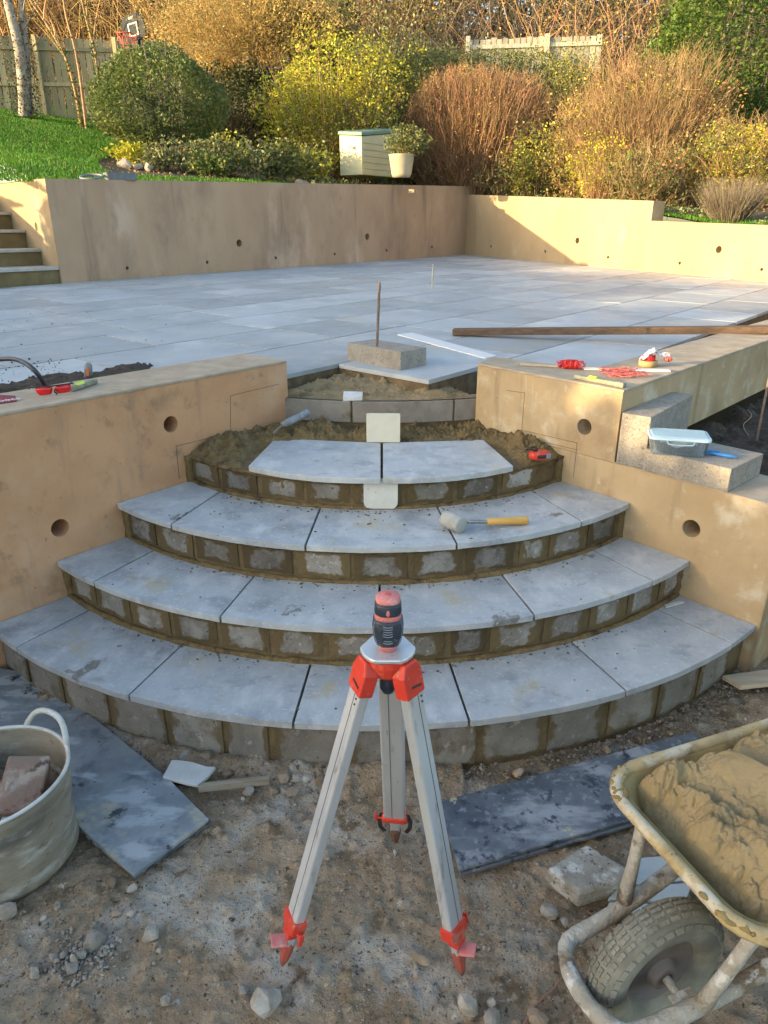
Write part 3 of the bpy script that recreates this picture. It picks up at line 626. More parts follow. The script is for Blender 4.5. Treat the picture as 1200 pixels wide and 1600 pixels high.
for i, ft in enumerate(feet):
    dirh = (Vector((ft.x, ft.y, 0)) - ax).normalized()
    top = Vector((ax.x, ax.y, TOP - .03)) + dirh * .047
    side = dirh.cross(Vector((0, 0, 1)))
    d = (ft - top).normalized(); L_ = (ft - top).length
    nrm = side.cross(d).normalized()
    if nrm.dot(dirh) < 0: nrm = -nrm
    LEGW = .050 if i < 2 else .058
    leg = obj('leg', MB().bar(top + d * .05, top + d * (L_ * .845), LEGW, .026, nrm), ALU, tri, bevel=.006, seg=3)
    g = MB()
    for s_ in (-.006, ):
        g.bar(top + d * .052 + nrm * .0132 + side * s_, top + d * (L_ * .842) + nrm * .0132 + side * s_, .0016, .0008, nrm)
        g.bar(top + d * .052 - nrm * .0132 + side * s_, top + d * (L_ * .842) - nrm * .0132 + side * s_, .0016, .0008, nrm)
    obj('leg_groove', g, ALU_D, leg)
    rv = MB()
    for t_ in (.07, .083):
        c = top + d * t_ + nrm * .013 - side * .016; rv.cyl(c, c + nrm * .0018, .0026, None, 8)
    obj('rivet', rv, ALU_D, leg)
    # red hinge block with sloped shoulders
    M = Matrix.Translation(top + d * .018) @ Matrix((side, d, nrm)).transposed().to_4x4()
    hb = MB(); a, b_, c = .0295, .044, .0165
    prof = [(-a, b_), (a, b_), (a + .001, -.006), (a * .62, -b_ * .72), (-a * .62, -b_ * .72), (-a - .001, -.006)]
    V = [(x, y, -c) for x, y in prof] + [(x, y, c) for x, y in prof]; n6 = 6
    hb.add(V, [tuple(range(5, -1, -1)), tuple(range(6, 12))] + [(q_, (q_ + 1) % 6, 6 + (q_ + 1) % 6, 6 + q_) for q_ in range(6)], M)
    hinge = obj('leg_hinge', hb, RED, tri, bevel=.004)
    sl_ = MB().bar(V3(M @ Vector((-.019, .026, c + .0006))), V3(M @ Vector((.010, .020, c + .0006))), .0045, .0016, nrm)
    obj('slot', sl_, BLACKR, hinge)
    # inner leg, clamp collar, wing nut, foot and step
    kn = top + d * (L_ * .845)
    obj('inner_leg', MB().bar(kn - d * .05, top + d * (L_ * .925), .026, .016, nrm), ALU, tri, bevel=.002)
    cl = MB(); M2 = Matrix.Translation(kn) @ Matrix((side, d, nrm)).transposed().to_4x4()
    cl.box((0, -.010, 0), (LEGW + .010, .034 if i < 2 else .020, .036), M2)
    if i < 2: cl.box((0, .016, .004), (LEGW * .72, .030, .026), M2)
    col_ = obj('clamp_collar', cl, RED, tri, bevel=.005)
    wn2 = MB(); sg = 1 if i == 0 else (-1 if i == 1 else 1)
    sg = -1 if side.x * sg < 0 else 1
    outx = side if (side.x > 0) == (i != 2) else -side
    p0 = kn + outx * (LEGW / 2 + .004); wn2.cyl(p0 - outx * .004, p0 + outx * .018, .005, None, 10); wn2.bar(p0 + outx * .018 - d * .014, p0 + outx * .018 + d * .014, .007, .010, nrm)
    obj('wing_screw', wn2, RED, col_, bevel=.002)
    sp = MB(); pS_ = top + d * (L_ * .905)
    Ms = Matrix.Translation(pS_) @ d.to_track_quat('Z', 'Y').to_matrix().to_4x4()
    ll = L_ * .095
    sp.lathe([(.0135, 0), (.016, ll * .12), (.015, ll * .35), (.0105, ll * .78), (.004, ll * 1.0)], 8, Ms)
    foot = obj('foot_spike', sp, mat('dirty_red_foot', (.42, .07, .045), (.24, .09, .06), 30, 6, .6, .3, 100, spots=(((.13, .09, .06), 20, .55, .65),)) if i < 2 else mat('rusty_foot', (.17, .07, .045), (.12, .07, .05), 30, 6, .7, .3, 100), tri)
    if i < 2:
        o_ = -1 if i == 0 else 1
        stp = MB().bar(pS_ + Vector((0, 0, .006)) + Vector((o_ * .004, -.004, 0)), pS_ + Vector((o_ * .040, -.014, .013)), .034, .007)
        obj('step_plate', stp, PINK, foot, bevel=.003)
    else:
        for s_ in (-1, 1):
            pts = [kn + side * s_ * .034 - d * .02, kn + side * s_ * .042 + d * .015 + Vector((0, 0, 0)), kn + side * s_ * .040 + d * .045, kn + side * s_ * .030 + d * .068]
            m_ = MB()
            for a_, b2 in zip(pts, pts[1:]): m_.bar(a_, b2, .011, .003, nrm)
            obj('strap', m_, BLACKR, tri)

las = thing('laser_level', 'dark navy and faded pink cross line laser standing on the tripod plate', 'laser level', (ax.x, ax.y, TOP))
def ring_loft(levels, n=28, p=2.6):
    V = []; F = []
    for z, rx, ry, oy in levels:
        for i in range(n):
            a = 2 * math.pi * i / n; c, s = math.cos(a), math.sin(a)
            V.append((rx * abs(c) ** (2 / p) * (1 if c >= 0 else -1), oy + ry * abs(s) ** (2 / p) * (1 if s >= 0 else -1), z))
    k = len(levels)
    for j in range(k - 1):
        for i in range(n): F.append((j * n + i, j * n + (i + 1) % n, (j + 1) * n + (i + 1) % n, (j + 1) * n + i))
    F.append(tuple(range(n - 1, -1, -1))); F.append(tuple(range((k - 1) * n, k * n)))
    return MB().add(V, F)
obj('base_ring', ring_loft([(.001, .018, .020, -.004), (.012, .022, .024, -.004), (.016, .025, .026, -.004)]), PINK, las, True, local=True)
obj('housing', ring_loft([(.012, .0235, .026, 0), (.022, .029, .030, 0), (.040, .033, .033, 0), (.062, .034, .034, 0), (.078, .0325, .033, 0), (.084, .030, .031, 0)]), NAVY, las, True, local=True)
obj('neck', ring_loft([(.080, .0295, .030, 0), (.090, .0285, .029, 0), (.104, .028, .0285, 0), (.118, .0275, .028, 0), (.123, .026, .0265, 0)]), PINK, las, True, local=True)
obj('window_band', ring_loft([(.0965, .0288, .0293, 0), (.100, .0296, .0301, 0), (.118, .0286, .0291, 0), (.1245, .0262, .0268, 0)]), NAVY, las, True, local=True)
tg = MB(); ft = []
for z_, hw_, y_ in ((.0955, .0045, -.0300), (.103, .0060, -.0308), (.112, .0125, -.0300), (.119, .0185, -.0280), (.1262, .0215, -.0235)):
    for x_ in (-1, -.5, 0, .5, 1): ft.append((x_ * hw_, y_ + abs(x_) * hw_ * .28, z_))
tg.add(ft, [(j * 5 + i, j * 5 + i + 1, (j + 1) * 5 + i + 1, (j + 1) * 5 + i) for j in range(4) for i in range(4)])
to_ = obj('front_tongue', tg, PINK, las, True, local=True); to_.modifiers.new('t', 'SOLIDIFY').thickness = .0016
cap_ = ring_loft([(.1225, .0255, .0262, 0), (.128, .0268, .0275, 0), (.1345, .0248, .0255, 0), (.1385, .018, .019, 0), (.1395, .006, .006, 0)])
obj('top_cap', cap_, PINK, las, True, local=True)
obj('cap_button', MB().lathe([(.007, .1392), (.007, .1402), (.005, .1408)], 14), mat('dark_red_button', (.45, .10, .09), None, bump=0), las, local=True)
LASZ = .88
rb = MB()
for i in range(8):
    z_ = .030 + i * .0062; rr_ = .0335 + (.0006 if i > 2 else -.001)
    pts = [(.0105 * t, -rr_ + .0005 + .0012 * t * t, z_ - .0012 + .0022 * t * t) for t in (-1, -.5, 0, .5, 1)]
    rb.tube(pts, .00105, 5)
obj('grip_rib', rb, mat('grey_rib', (.20, .24, .28), None, bump=0, rough=.5), las, local=True)
for s_ in (-1, 1):
    pn_ = MB().tube([(s_ * .024, -.0245, .026), (s_ * .029, -.0205, .045), (s_ * .0305, -.0195, .066), (s_ * .028, -.0195, .080)], .0011, 5)
    obj('seam_trim', pn_, mat('grey_rib'  , (0, 0, 0)), las, local=True)

las.scale = (.94, .94, .88)
# ------------------------------------------------------------------ SLABS LYING FLAT ON THE DIRT
def flat(name, pts, z, th, m, label=None, cat=None, jag=0., group=None, bev=.002, parent=None):
    P = [Pz(x, y, z + th) for x, y in pts]; poly = []
    for i in range(len(P)):
        a, b_ = P[i], P[(i + 1) % len(P)]; n_ = max(1, int(np.linalg.norm(b_ - a) / .03)) if jag else 1
        for t in range(n_):
            q_ = a + (b_ - a) * t / n_; j = jag if t else 0; poly.append((q_[0] + random.uniform(-j, j), q_[1] + random.uniform(-j, j)))
    o = obj(name, MB().prism(poly, z, z + th), m, parent, bevel=bev); return tag(o, label, cat, group)
A = flat('slate_sheet', [(326, 1279), (209, 1367), (60, 1236), (-60, 1130), (-25, 1040), (30, 1048), (110, 1093), (185, 1152), (262, 1215)], .012, .012, SHEET_L, 'grey slate sheet lying on top beside the dented tub', 'slate sheet', .0015)
A = flat('slate_sheet', [(330, 1283), (212, 1371), (56, 1240), (-62, 1140), (-25, 1050), (36, 1056), (260, 1222)], .002, .009, SHEET, 'slate sheet hidden underneath, its dark edge showing near the dented tub', 'slate sheet', .001)
flat('slate_sheet', [(717, 1359), (686, 1252), (1082, 1142), (1112, 1166), (1160, 1230)], .016, .010, SHEET, 'dark blue slate sheet on top, with a yellowish mortar splash, left of the wheelbarrow', 'slate sheet', .002)
flat('slate_sheet', [(719, 1367), (700, 1262), (1082, 1150), (1114, 1172), (1165, 1237)], .003, .010, SHEET, 'lower dark slate sheet whose edge sticks out below the splashed one', 'slate sheet', .001)
flat('plaster_scrap', [(254, 1213), (268, 1187), (300, 1190), (322, 1197), (337, 1198), (325, 1213), (309, 1226), (280, 1220)], .02, .012, WHITE, 'torn white board scrap lying by the foot of the lowest riser', 'board scrap', .003)
flat('wood_offcut', [(309, 1229), (318, 1222), (421, 1211), (421, 1216)], .012, .026, WOODW, 'grey wedge shaped wood offcut beside the round stones', 'wood offcut')
flat('wood_offcut', [(1129, 1055), (1240, 1040), (1250, 1062), (1158, 1072)], .02, .018, WOODP, 'pale wooden board end on the dirt at the foot of the right flank wall', 'wood offcut')
for k, pts in enumerate(([(962, 1384), (1000, 1340), (1100, 1332), (1080, 1374)], [(950, 1404), (964, 1388), (1082, 1378), (1070, 1410)], [(944, 1430), (952, 1409), (1072, 1414), (1050, 1445)])):
    flat('pale_plank', pts, .01, .012, mat('pale_grey_plank', (.40, .44, .45), (.33, .37, .38), 6, 6, .6, .2, 40), ['pale plank behind the wheel, the farthest of three', 'pale plank behind the wheel, middle of three', 'pale plank behind the wheel, the nearest of three'][k], 'plank', group='pale planks under the wheelbarrow')
flat('slab_chip', [(1038, 944), (1066, 938), (1070, 941), (1041, 949)], ZS[4] + .001, .005, WHITE, 'small white chip lying on the lowest tread at its right end', 'chip')
# big broken stone
def blob(name, c, dims, m, seed, rz=0., facets=11, label=None, cat=None, group=None, kind=None, sub=2, parent=None, tilt=0):
    bm = bmesh.new(); bmesh.ops.create_icosphere(bm, subdivisions=sub, radius=1.0)
    rd = random.Random(seed); pl = []
    for i in range(facets):
        v = Vector((rd.gauss(0, 1), rd.gauss(0, 1), rd.gauss(0, 1))).normalized(); pl.append((v, rd.uniform(.50, .80)))
    for v in bm.verts:
        p = v.co.copy()
        for n_, d_ in pl:
            e = p.dot(n_) - d_
            if e > 0: p -= n_ * e
        p *= 1.22 * (1 + rd.uniform(-.03, .03))
        v.co = Vector((p.x * dims[0], p.y * dims[1], p.z * dims[2]))
    me = bpy.data.meshes.new(name); bm.to_mesh(me); bm.free(); me.materials.append(m)
    o = newobj(name, me, parent); o.location = c; o.rotation_euler = (tilt, 0, rz)
    return tag(o, label, cat, group, kind)
sp_ = [(854, 1362), (905, 1327), (917, 1324), (982, 1362), (978, 1378), (905, 1400)]
P = [Pz(x, y, .045) for x, y in sp_]; cc = sum(P) / len(P)
m_ = MB(); V = []; n_ = len(P)
for zz, sc_, jz in ((0.0, .97, 0), (.022, 1.03, .0), (.048, 1.0, .004), (.056, .93, .004)):
    for p_ in P:
        q_ = cc + (p_ - cc) * (sc_ + random.uniform(-.02, .02)); V.append((q_[0], q_[1], zz + random.uniform(-jz, jz)))
F = [tuple(range(n_ - 1, -1, -1)), tuple(range(3 * n_, 4 * n_))]
for j in range(3):
    for i in range(n_): F.append((j * n_ + i, j * n_ + (i + 1) % n_, (j + 1) * n_ + (i + 1) % n_, (j + 1) * n_ + i))
m_.add(V, F); tag(obj('stone_slab_piece', m_, STONESLAB, bevel=.005, seg=3), 'large broken kite shaped stone slab on the dirt in front of the wheelbarrow', 'stone')

# ------------------------------------------------------------------ LOOSE STONES
stones = [(147, 1466, 34, 0, 'rounded pale stone in the left dirt, biggest of the small rubble heap'), (235, 1458, 29, 0, 'flat pale stone alone on the dirt between the tub and the left tripod foot'),
 (115, 1500, 20, 0, 'slim upright stone chip at the edge of the small rubble heap'), (14, 1424, 36, 0, 'angular pale stone flake in front of the tub'), (207, 1385, 16, 0, 'pale pebble below the corner of the grey slate sheet'),
 (413, 1566, 52, 0, 'largest crumbly pale stone at the bottom of the dirt, below the tripod'), (380, 1546, 22, 0, 'small white stone just left of the largest crumbly one'), (258, 1562, 18, 0, 'dull pebble at the bottom left of the dirt'),
 (656, 1494, 30, 1, 'long narrow stone lying between the two front tripod feet'), (730, 1572, 31, 0, 'pointed pale stone right below the right tripod foot'), (768, 1566, 17, 0, 'little pale stone right of the pointed one'),
 (770, 1592, 30, 0, 'pale stone cut by the bottom edge, beside the pink wire'), (843, 1588, 32, 1, 'yellowish stone cut by the bottom edge under the wheelbarrow loop'), (856, 1422, 28, 0, 'grey cracked stone between the broken slab and the tripod'),
 (443, 1212, 30, 1, 'big round brown stone in the row at the foot of the lowest riser'), (465, 1216, 21, 0, 'grey rounded stone right of the big brown one by the riser'), (482, 1214, 19, 0, 'pale triangular stone split off at the end of the riser row'),
 (428, 1202, 20, 1, 'dark stone leaning on the riser behind the big brown one'), (413, 1206, 18, 0, 'grey stone behind the end of the wedge offcut'), (389, 1235, 20, 0, 'pyramid shaped stone leaning on the wedge offcut'),
 (322, 1185, 20, 1, 'upright reddish tipped stone behind the white board scrap'), (505, 1224, 28, 1, 'angular brown stone just left of the tripod leg near the riser'), (443, 1234, 13, 0, 'tiny pebble in front of the big brown stone'),
 (458, 1235, 19, 1, 'brown lump in front of the grey rounded stone'), (428, 1232, 15, 1, 'brown pebble at the end of the wedge offcut'), (357, 1207, 18, 1, 'brown stone between the white scrap and the wedge offcut'),
 (290, 1180, 20, 0, 'grey stone behind the white board scrap'), (183, 1424, 16, 1, 'reddish brown stone chip left of the flat pale stone'), (175, 1378, 18, 1, 'dark brown clod under the edge of the grey slate sheet'),
 (90, 1411, 16, 0, 'round pale pebble in front of the tub'), (67, 1431, 11, 0, 'tiny pale pebble near the tub'), (52, 1517, 15, 0, 'small pale stone left of the rubble heap'),
 (128, 1488, 15, 0, 'white pebble in the middle of the rubble heap'), (110, 1508, 19, 0, 'grey stone at the front of the rubble heap'), (83, 1492, 13, 0, 'small stone at the left of the rubble heap'), (98, 1488, 12, 0, 'small stone at the top of the rubble heap'),
 (210, 1206, 12, 0, 'chip of stone under the joint of the lowest riser'), (812, 1206, 20, 1, 'brown clod against the lowest riser right of the tripod'), (950, 1170, 15, 1, 'reddish clod behind the dark blue slate sheet'), (882, 1438, 14, 0, 'small stone in front of the broken slab')]
for i, (x, y, wpx, br, lab) in enumerate(stones):
    P = Pz(x, y, .01); dep = (P - C0) @ _f; r_ = wpx * dep / FPX / 2
    fl = .95 if 'upright' not in lab and 'pointed' not in lab else 1.5
    dims = (r_ * 1.05, r_ * random.uniform(.75, 1.0), r_ * fl * .8)
    if 'long narrow' in lab: dims = (r_ * .5, r_ * 1.1, r_ * .4)
    if 'slim' in lab: dims = (r_ * .5, r_ * .5, r_ * 1.4)
    blob('stone', (P[0], P[1], dims[2] * .42), dims, STONE_B if br else STONE, 100 + i, rz=random.uniform(0, 3), label=lab, cat='stone', group='loose stones on the dirt')
# uncountable grit and crumbs
def grit(name, P, S, m, seed):
    rg = np.random.default_rng(seed); n = len(P)
    T = np.array([[1, 1, 1], [1, -1, -1], [-1, 1, -1], [-1, -1, 1], ], float) * .7
    base = np.array([[1, 0, 0], [-1, 0, 0], [0, 1, 0], [0, -1, 0], [0, 0, 1], [0, 0, -1]], float)
    Fb = np.array([[0, 2, 4], [2, 1, 4], [1, 3, 4], [3, 0, 4], [2, 0, 5], [1, 2, 5], [3, 1, 5], [0, 3, 5]])
    J = base[None] * rg.uniform(.55, 1.25, (n, 6, 3)) + rg.uniform(-.25, .25, (n, 6, 3)); a = rg.uniform(0, 6.28, n); c, s = np.cos(a), np.sin(a)
    Xr = J[..., 0] * c[:, None] - J[..., 1] * s[:, None]; Yr = J[..., 0] * s[:, None] + J[..., 1] * c[:, None]
    V = np.stack([Xr, Yr, J[..., 2] * .75], -1) * S[:, None, None] + P[:, None]
    F = Fb[None] + (np.arange(n) * 6)[:, None, None]
    o = np_mesh(name, V.reshape(-1, 3), F.reshape(-1, 3), m); return tag(o, kind='stuff')
n = 34000; gx = rng.uniform(-1.9, 1.9, n); gy = rng.uniform(.5, 2.5, n); keep = (np.hypot(gx + .045, gy - 3.845) > 2.10) & (vn(gx * 5, gy * 5, 77) + rng.uniform(-.35, .35, n) > .52)
gx, gy = gx[keep], gy[keep]; S = .0013 + .0034 * rng.uniform(0, 1, len(gx)) ** 3 + .009 * (rng.uniform(0, 1, len(gx)) > .985) * rng.uniform(.3, 1, len(gx))
GR = mat('grit_mix', (.33, .29, .245), (.25, .21, .17), 8, 4, .9, 0, island=.45)
tag(grit('gravel', np.stack([gx, gy, ground_h(gx, gy) - .012 + S * .2], -1), S, GR, 3), kind='stuff')
# rubble strip along the foot of the lowest riser
n = 2600; a = rng.uniform(-.72, .75, n); rad = 2.105 + np.abs(rng.normal(0, .045, n)); gx = O[0] + rad * np.sin(a); gy = O[1] - rad * np.cos(a); dens = vn(a * 9, a * 0, 5); k_ = (dens + rng.uniform(-.25, .25, n) > .5) | (a < -.25) * (rng.uniform(0, 1, n) > .4)
gx, gy, rad = gx[k_], gy[k_], rad[k_]; S = .002 + .009 * rng.uniform(0, 1, len(gx)) ** 3
grit('rubble', np.stack([gx, gy, ground_h(gx, gy) + .012 * np.exp(-((rad - 2.1) / .05) ** 2) + S * .2], -1), S, mat('rubble_mix', (.22, .18, .14), (.15, .12, .09), 8, 4, .9, 0, island=.4), 4)
# heap of crumbs beside the tub
n = 420; gx = -.62 + rng.normal(0, .055, n); gy = 1.115 + rng.normal(0, .045, n); S = .002 + .007 * rng.uniform(0, 1, n) ** 2
hp_ = Pz(125, 1492, 0); gx = hp_[0] + rng.normal(0, .05, n); gy = hp_[1] + rng.normal(0, .035, n)
grit('rubble', np.stack([gx, gy, ground_h(gx, gy) - .01 + S * .4], -1), S, STONE, 5)
# mortar crumbs dropped on the treads
PP = []; SS = []
for k, cnt, lo, hi in ((2, 120, -.62, .62), (3, 40, -.6, .6), (4, 34, -.6, .6)):
    a = rng.uniform(lo, hi, cnt); t = rng.uniform(0, 1, cnt); r_ = RS[k] - .02 - (RS[k] - RS[k - 1]) * t
    PP.append(np.stack([O[0] + r_ * np.sin(a), O[1] - r_ * np.cos(a), np.full(cnt, ZS[k] + .0015)], -1)); SS.append(.0016 + .0055 * rng.uniform(0, 1, cnt) ** 4)
for k in (3, 2, 1):   # more of them along the foot of each riser
    a = rng.uniform(-.6, .6, 160); r_ = RS[k] - .012 + np.abs(rng.normal(0, .022, 160)); PP.append(np.stack([O[0] + r_ * np.sin(a), O[1] - r_ * np.cos(a), np.full(160, ZS[k + 1] + .0015)], -1)); SS.append(.002 + .005 * rng.uniform(0, 1, 160) ** 3)
grit('mortar_crumbs', np.concatenate(PP), np.concatenate(SS), MORTAR, 8)
n = 160; s_ = rng.uniform(0, 1, n); P1 = np.array([*(_q((20, 470))), 0]); 
gx = []; gy = []
for i in range(170):
    x_, y_ = random.uniform(0, 260), random.uniform(440, 600)
    if random.random() < .6: y_ = random.uniform(560, 600); x_ = random.uniform(0, 100)
    P = Pt(x_, y_)
    if P @ np.array([pn[0], pn[1], 0]) < r_hi - 2 * cw - .05: gx.append(P[0]); gy.append(P[1])
gx, gy = np.array(gx), np.array(gy); grit('soil_crumbs', np.stack([gx, gy, patio_z(gy) + .003], -1), .002 + .006 * rng.uniform(0, 1, len(gx)) ** 2, SOIL, 9)

# ------------------------------------------------------------------ WHEELBARROW
A_ = Pz(940, 1215, .5)[:2]; B_ = Pz(1180, 1480, .5)[:2]; mid = (A_ + B_) / 2; vy = (A_ - B_) / np.linalg.norm(A_ - B_); ang = math.atan2(vy[1], vy[0]) - math.pi / 2
wb = thing('wheelbarrow', 'mortar stained yellow wheelbarrow with cement crusted tube frame, cut by the right edge', 'wheelbarrow', (mid[0], mid[1], 0), ang)
ZR = .50; hwf = float(np.linalg.norm(A_ - B_)) / 2 + .006
def rrect(x0, x1, yf, yr, r, n=6):
    """rounded trapezium, front at x0 (half width yf), rear at x1 (half width yr)"""
    P = []; cs = [(x0, -yf, 180), (x1, -yr, 270), (x1, yr, 0), (x0, yf, 90)]
    sg = [(1, 1), (-1, 1), (-1, -1), (1, -1)]
    for (cx, cyy, a0), (sx, sy) in zip(cs, sg):
        for i in range(n + 1):
            a = R(a0 + 90 * i / n); P.append((cx + sx * r + r * math.cos(a), cyy + sy * r + r * math.sin(a)))
    return P
def loft(rings, close_bottom=True):
    V = [p for rg_ in rings for p in rg_]; n = len(rings[0]); F = []
    for j in range(len(rings) - 1):
        for i in range(n): F.append((j * n + i, j * n + (i + 1) % n, (j + 1) * n + (i + 1) % n, (j + 1) * n + i))
    if close_bottom: F.append(tuple(range((len(rings) - 1) * n, len(rings) * n)))
    return V, F
def ringz(x0, x1, yf, yr, r, z): return [(x, y, z) for x, y in rrect(x0, x1, yf, yr, r)]
rim = ringz(0, .92, hwf, hwf + .008, .085, ZR)
V, F = loft([rim, ringz(.022, .90, hwf - .02, hwf - .012, .075, ZR - .004), ringz(.05, .87, hwf - .045, hwf - .037, .07, ZR - .06), ringz(.16, .80, hwf - .10, hwf - .09, .06, ZR - .20), ringz(.20, .76, hwf - .13, hwf - .12, .05, ZR - .23)])
tray = obj('tray', MB().add(V, F), BARROWIN, wb, True, local=True)
sm_ = tray.modifiers.new('thick', 'SOLIDIFY'); sm_.thickness = .004; sm_.offset = -1
rimpts = [Vector(p) + Vector((0, 0, -.006)) for p in rim]
obj('rolled_rim', MB().tube(rimpts, [.0135 + random.uniform(-.0015, .0025) for _ in rimpts], 10, True), BARROW, wb, True, local=True)
V2, F2 = loft([ringz(.004, .916, hwf - .004, hwf + .004, .083, ZR - .012), ringz(.04, .88, hwf - .036, hwf - .028, .078, ZR - .06), ringz(.15, .81, hwf - .092, hwf - .084, .068, ZR - .205)], False)
obj('tray_skin', MB().add(V2, F2), BARROW, wb, True, local=True)
# crusts of dried mortar on the rim
cr = MB()
for i in range(110):
    k_ = random.randrange(len(rim)); p_ = Vector(rim[k_]).lerp(Vector(rim[(k_ + 1) % len(rim)]), random.random()); cr.lathe([(.004, -.004), (random.uniform(.004, .012), .0), (random.uniform(.003, .008), .003), (.001, random.uniform(.003, .007))], 9, Matrix.Translation(p_ + Vector((random.uniform(-.012, .012), random.uniform(-.012, .012), .003))) @ Matrix.Rotation(random.uniform(0, 3), 4, 'Z') @ Matrix.Diagonal((random.uniform(.6, 1.5), random.uniform(.5, 1.1), random.uniform(.5, 1.1), 1)))
tag(obj('mortar_crust', cr, BARROWIN, wb, True, local=True), kind='stuff')
# frame: one bent tube round the wheel, rising to the rear
fp = []
for s_, sgn in ((1, 1),):
    pass
loop = [(.95, .20, .42), (.70, .175, .385), (.45, .15, .34), (.28, .135, .29), (.14, .122, .235), (.02, .112, .20), (-.07, .105, .188)]
arc_ = [(-.100 - .060 * math.sin(t), .105 * math.cos(t) * 1.0, .185) for t in np.linspace(.25, math.pi - .25, 9)]
near = [(x, -y, z) for x, y, z in reversed(loop)]
def smooth_path(P, it=2):
    P = [Vector(p) for p in P]
    for _ in range(it):
        Q = [P[0]]
        for a, b_ in zip(P, P[1:]): Q += [a.lerp(b_, .25), a.lerp(b_, .75)]
        P = Q + [P[-1]]
    return P
fpts = smooth_path(loop + arc_ + near)
obj('tube_frame', MB().tube(fpts, [.0158 + .0030 * (vn(np.array([i * .9]), np.array([3.]), 3)[0]) for i in range(len(fpts))], 10), FRAME, wb, True, local=True)
for s_ in (1, -1):
    obj('strut', MB().tube([(.035, s_ * .118, .215), (.055, s_ * .13, .30), (.075, s_ * .145, .40), (.075, s_ * .16, .455)], [.017, .0135, .013, .014], 9), FRAME, wb, True, local=True)
    obj('axle_bracket', MB().box((.03, s_ * .088, .178), (.055, .045, .006)), FRAME, wb, local=True, bevel=.002)
wh = obj('wheel_axle', MB().cyl((.03, -.092, .17), (.03, .092, .17), .009, None, 12), FRAME, wb, local=True)
# tyre: lathed profile with separate tread lugs
WR = .162; tr = .041
prof = []
for t in np.linspace(-math.pi, math.pi, 25)[:-1]: prof.append((WR - tr + tr * 1.0 * math.cos(t), tr * .92 * math.sin(t)))
V = []; F = []; n_ = 64; m2 = len(prof)
for i in range(n_):
    a = 2 * math.pi * i / n_
    for r_, yy in prof: V.append((r_ * math.cos(a), yy, r_ * math.sin(a)))
for i in range(n_):
    for j in range(m2): F.append((i * m2 + j, i * m2 + (j + 1) % m2, ((i + 1) % n_) * m2 + (j + 1) % m2, ((i + 1) % n_) * m2 + j))
MW = Matrix.Translation((.03, 0, .17))
obj('tyre', MB().add(V, F, MW), TYRE, wh, True, local=True)
lug = MB()
for i in range(72):
    a = 2 * math.pi * i / 72; off = (i % 2) * .5
    for yy, tw, ln in ((-.034, .5, .014), (-.019, -.4, .010), (-.006, .3, .009), (.006, -.3, .009), (.019, .4, .010), (.034, -.5, .014)):
        b_ = math.asin(max(-1, min(1, yy / (tr * .92)))); r_ = WR - tr + tr * math.cos(b_) + .0008
        aa = a + off * .0436
        M = MW @ Matrix.Rotation(-aa, 4, 'Y') @ Matrix.Translation((r_, yy, 0)) @ Matrix.Rotation(b_, 4, 'Z') @ Matrix.Rotation(tw * .3, 4, 'X')
        lug.box((0, 0, 0), (.004, ln * .8, .0098), M)
tag(obj('tread_lug', lug, TYRE, wh, local=True), kind='stuff')
dp = [(.118, -.014), (.116, -.024), (.100, -.020), (.075, -.012), (.035, -.010), (.030, -.030), (.014, -.034), (.014, .034), (.030, .030), (.035, .010), (.075, .012), (.100, .020), (.116, .024), (.118, .014)]
obj('rim', MB().lathe(dp, 40, MW @ Matrix.Rotation(R(90), 4, 'X')), HUB, wh, True, local=True)
# the mortar load
n1, n2 = 400, 290; U, Wv = np.meshgrid(np.linspace(.0, 1, n1), np.linspace(-1, 1, n2)); X = .055 + U * .80; Yw = (hwf - .032 + X * .008) * Wv
bandc = np.sin((Yw * .35 + X * 1.0) * 1.0)
q_ = (X * .96 + Yw * .28)            # furrows run roughly across the tray, left by the shovel
q_ = q_ + .006 * fbm(X * 5, Yw * 5, 2, 3); ph = (q_ - .16) / .115; fr_ = ph - np.floor(ph); idx = np.floor(ph)
furrow = (.055 * fr_ ** .6 * (1 - np.clip((fr_ - .86) / .14, 0, 1)))
lum = np.maximum(0, fbm(X * 13, Yw * 13, 5, 91) + .15); crk = np.abs(fbm(X * 70 + 0 * Yw, Yw * 26, 3, 95))
edgef = np.clip(np.minimum(1 - np.abs(Wv), np.minimum(U * 2.2, (1 - U) * 3)) / .22, 0, 1)
rough_zone = np.clip(1 - np.minimum(U * 3.6, np.clip((1 - Wv) * 2.2, 0, 1) * 1.0 + 0) , 0, 1)
rough_zone = np.clip(1.15 - U * 5.0 + .5 * fbm(X * 8, Yw * 8, 2, 7), 0, 1) + np.clip((Wv - .45) * 2.2, 0, 1) + np.clip((-Wv - .62) * 2.4, 0, 1); rough_zone = np.clip(rough_zone, 0, 1)
Zm = ZR - .068 + .075 * edgef ** .7 + .035 * np.clip(U * 2, 0, 1) * edgef + (1 - rough_zone) * edgef * (furrow * 1.35 - .007 * crk * np.clip((vn(X * 7, Yw * 7, 8) - .5) * 4, 0, 1)) + rough_zone * (.075 * lum + .030 * np.abs(fbm(X * 38, Yw * 38, 4, 99))) * np.clip(edgef * 3, 0, 1)
# keep the fill inside the rounded front corners
cr_ = np.hypot(np.minimum(0, X - .10), np.maximum(0, np.abs(Yw) - (hwf - .09))); mk = cr_ < .062
ca, sa = math.cos(ang), math.sin(ang); WX = mid[0] + X * ca - Yw * sa; WY = mid[1] + X * sa + Yw * ca
o = grid_mesh('mortar_heap', WX, WY, Zm, BARROWMIX, None, mk); tag(o, 'heap of fresh wet mortar with shovel furrows filling the wheelbarrow', 'mortar')

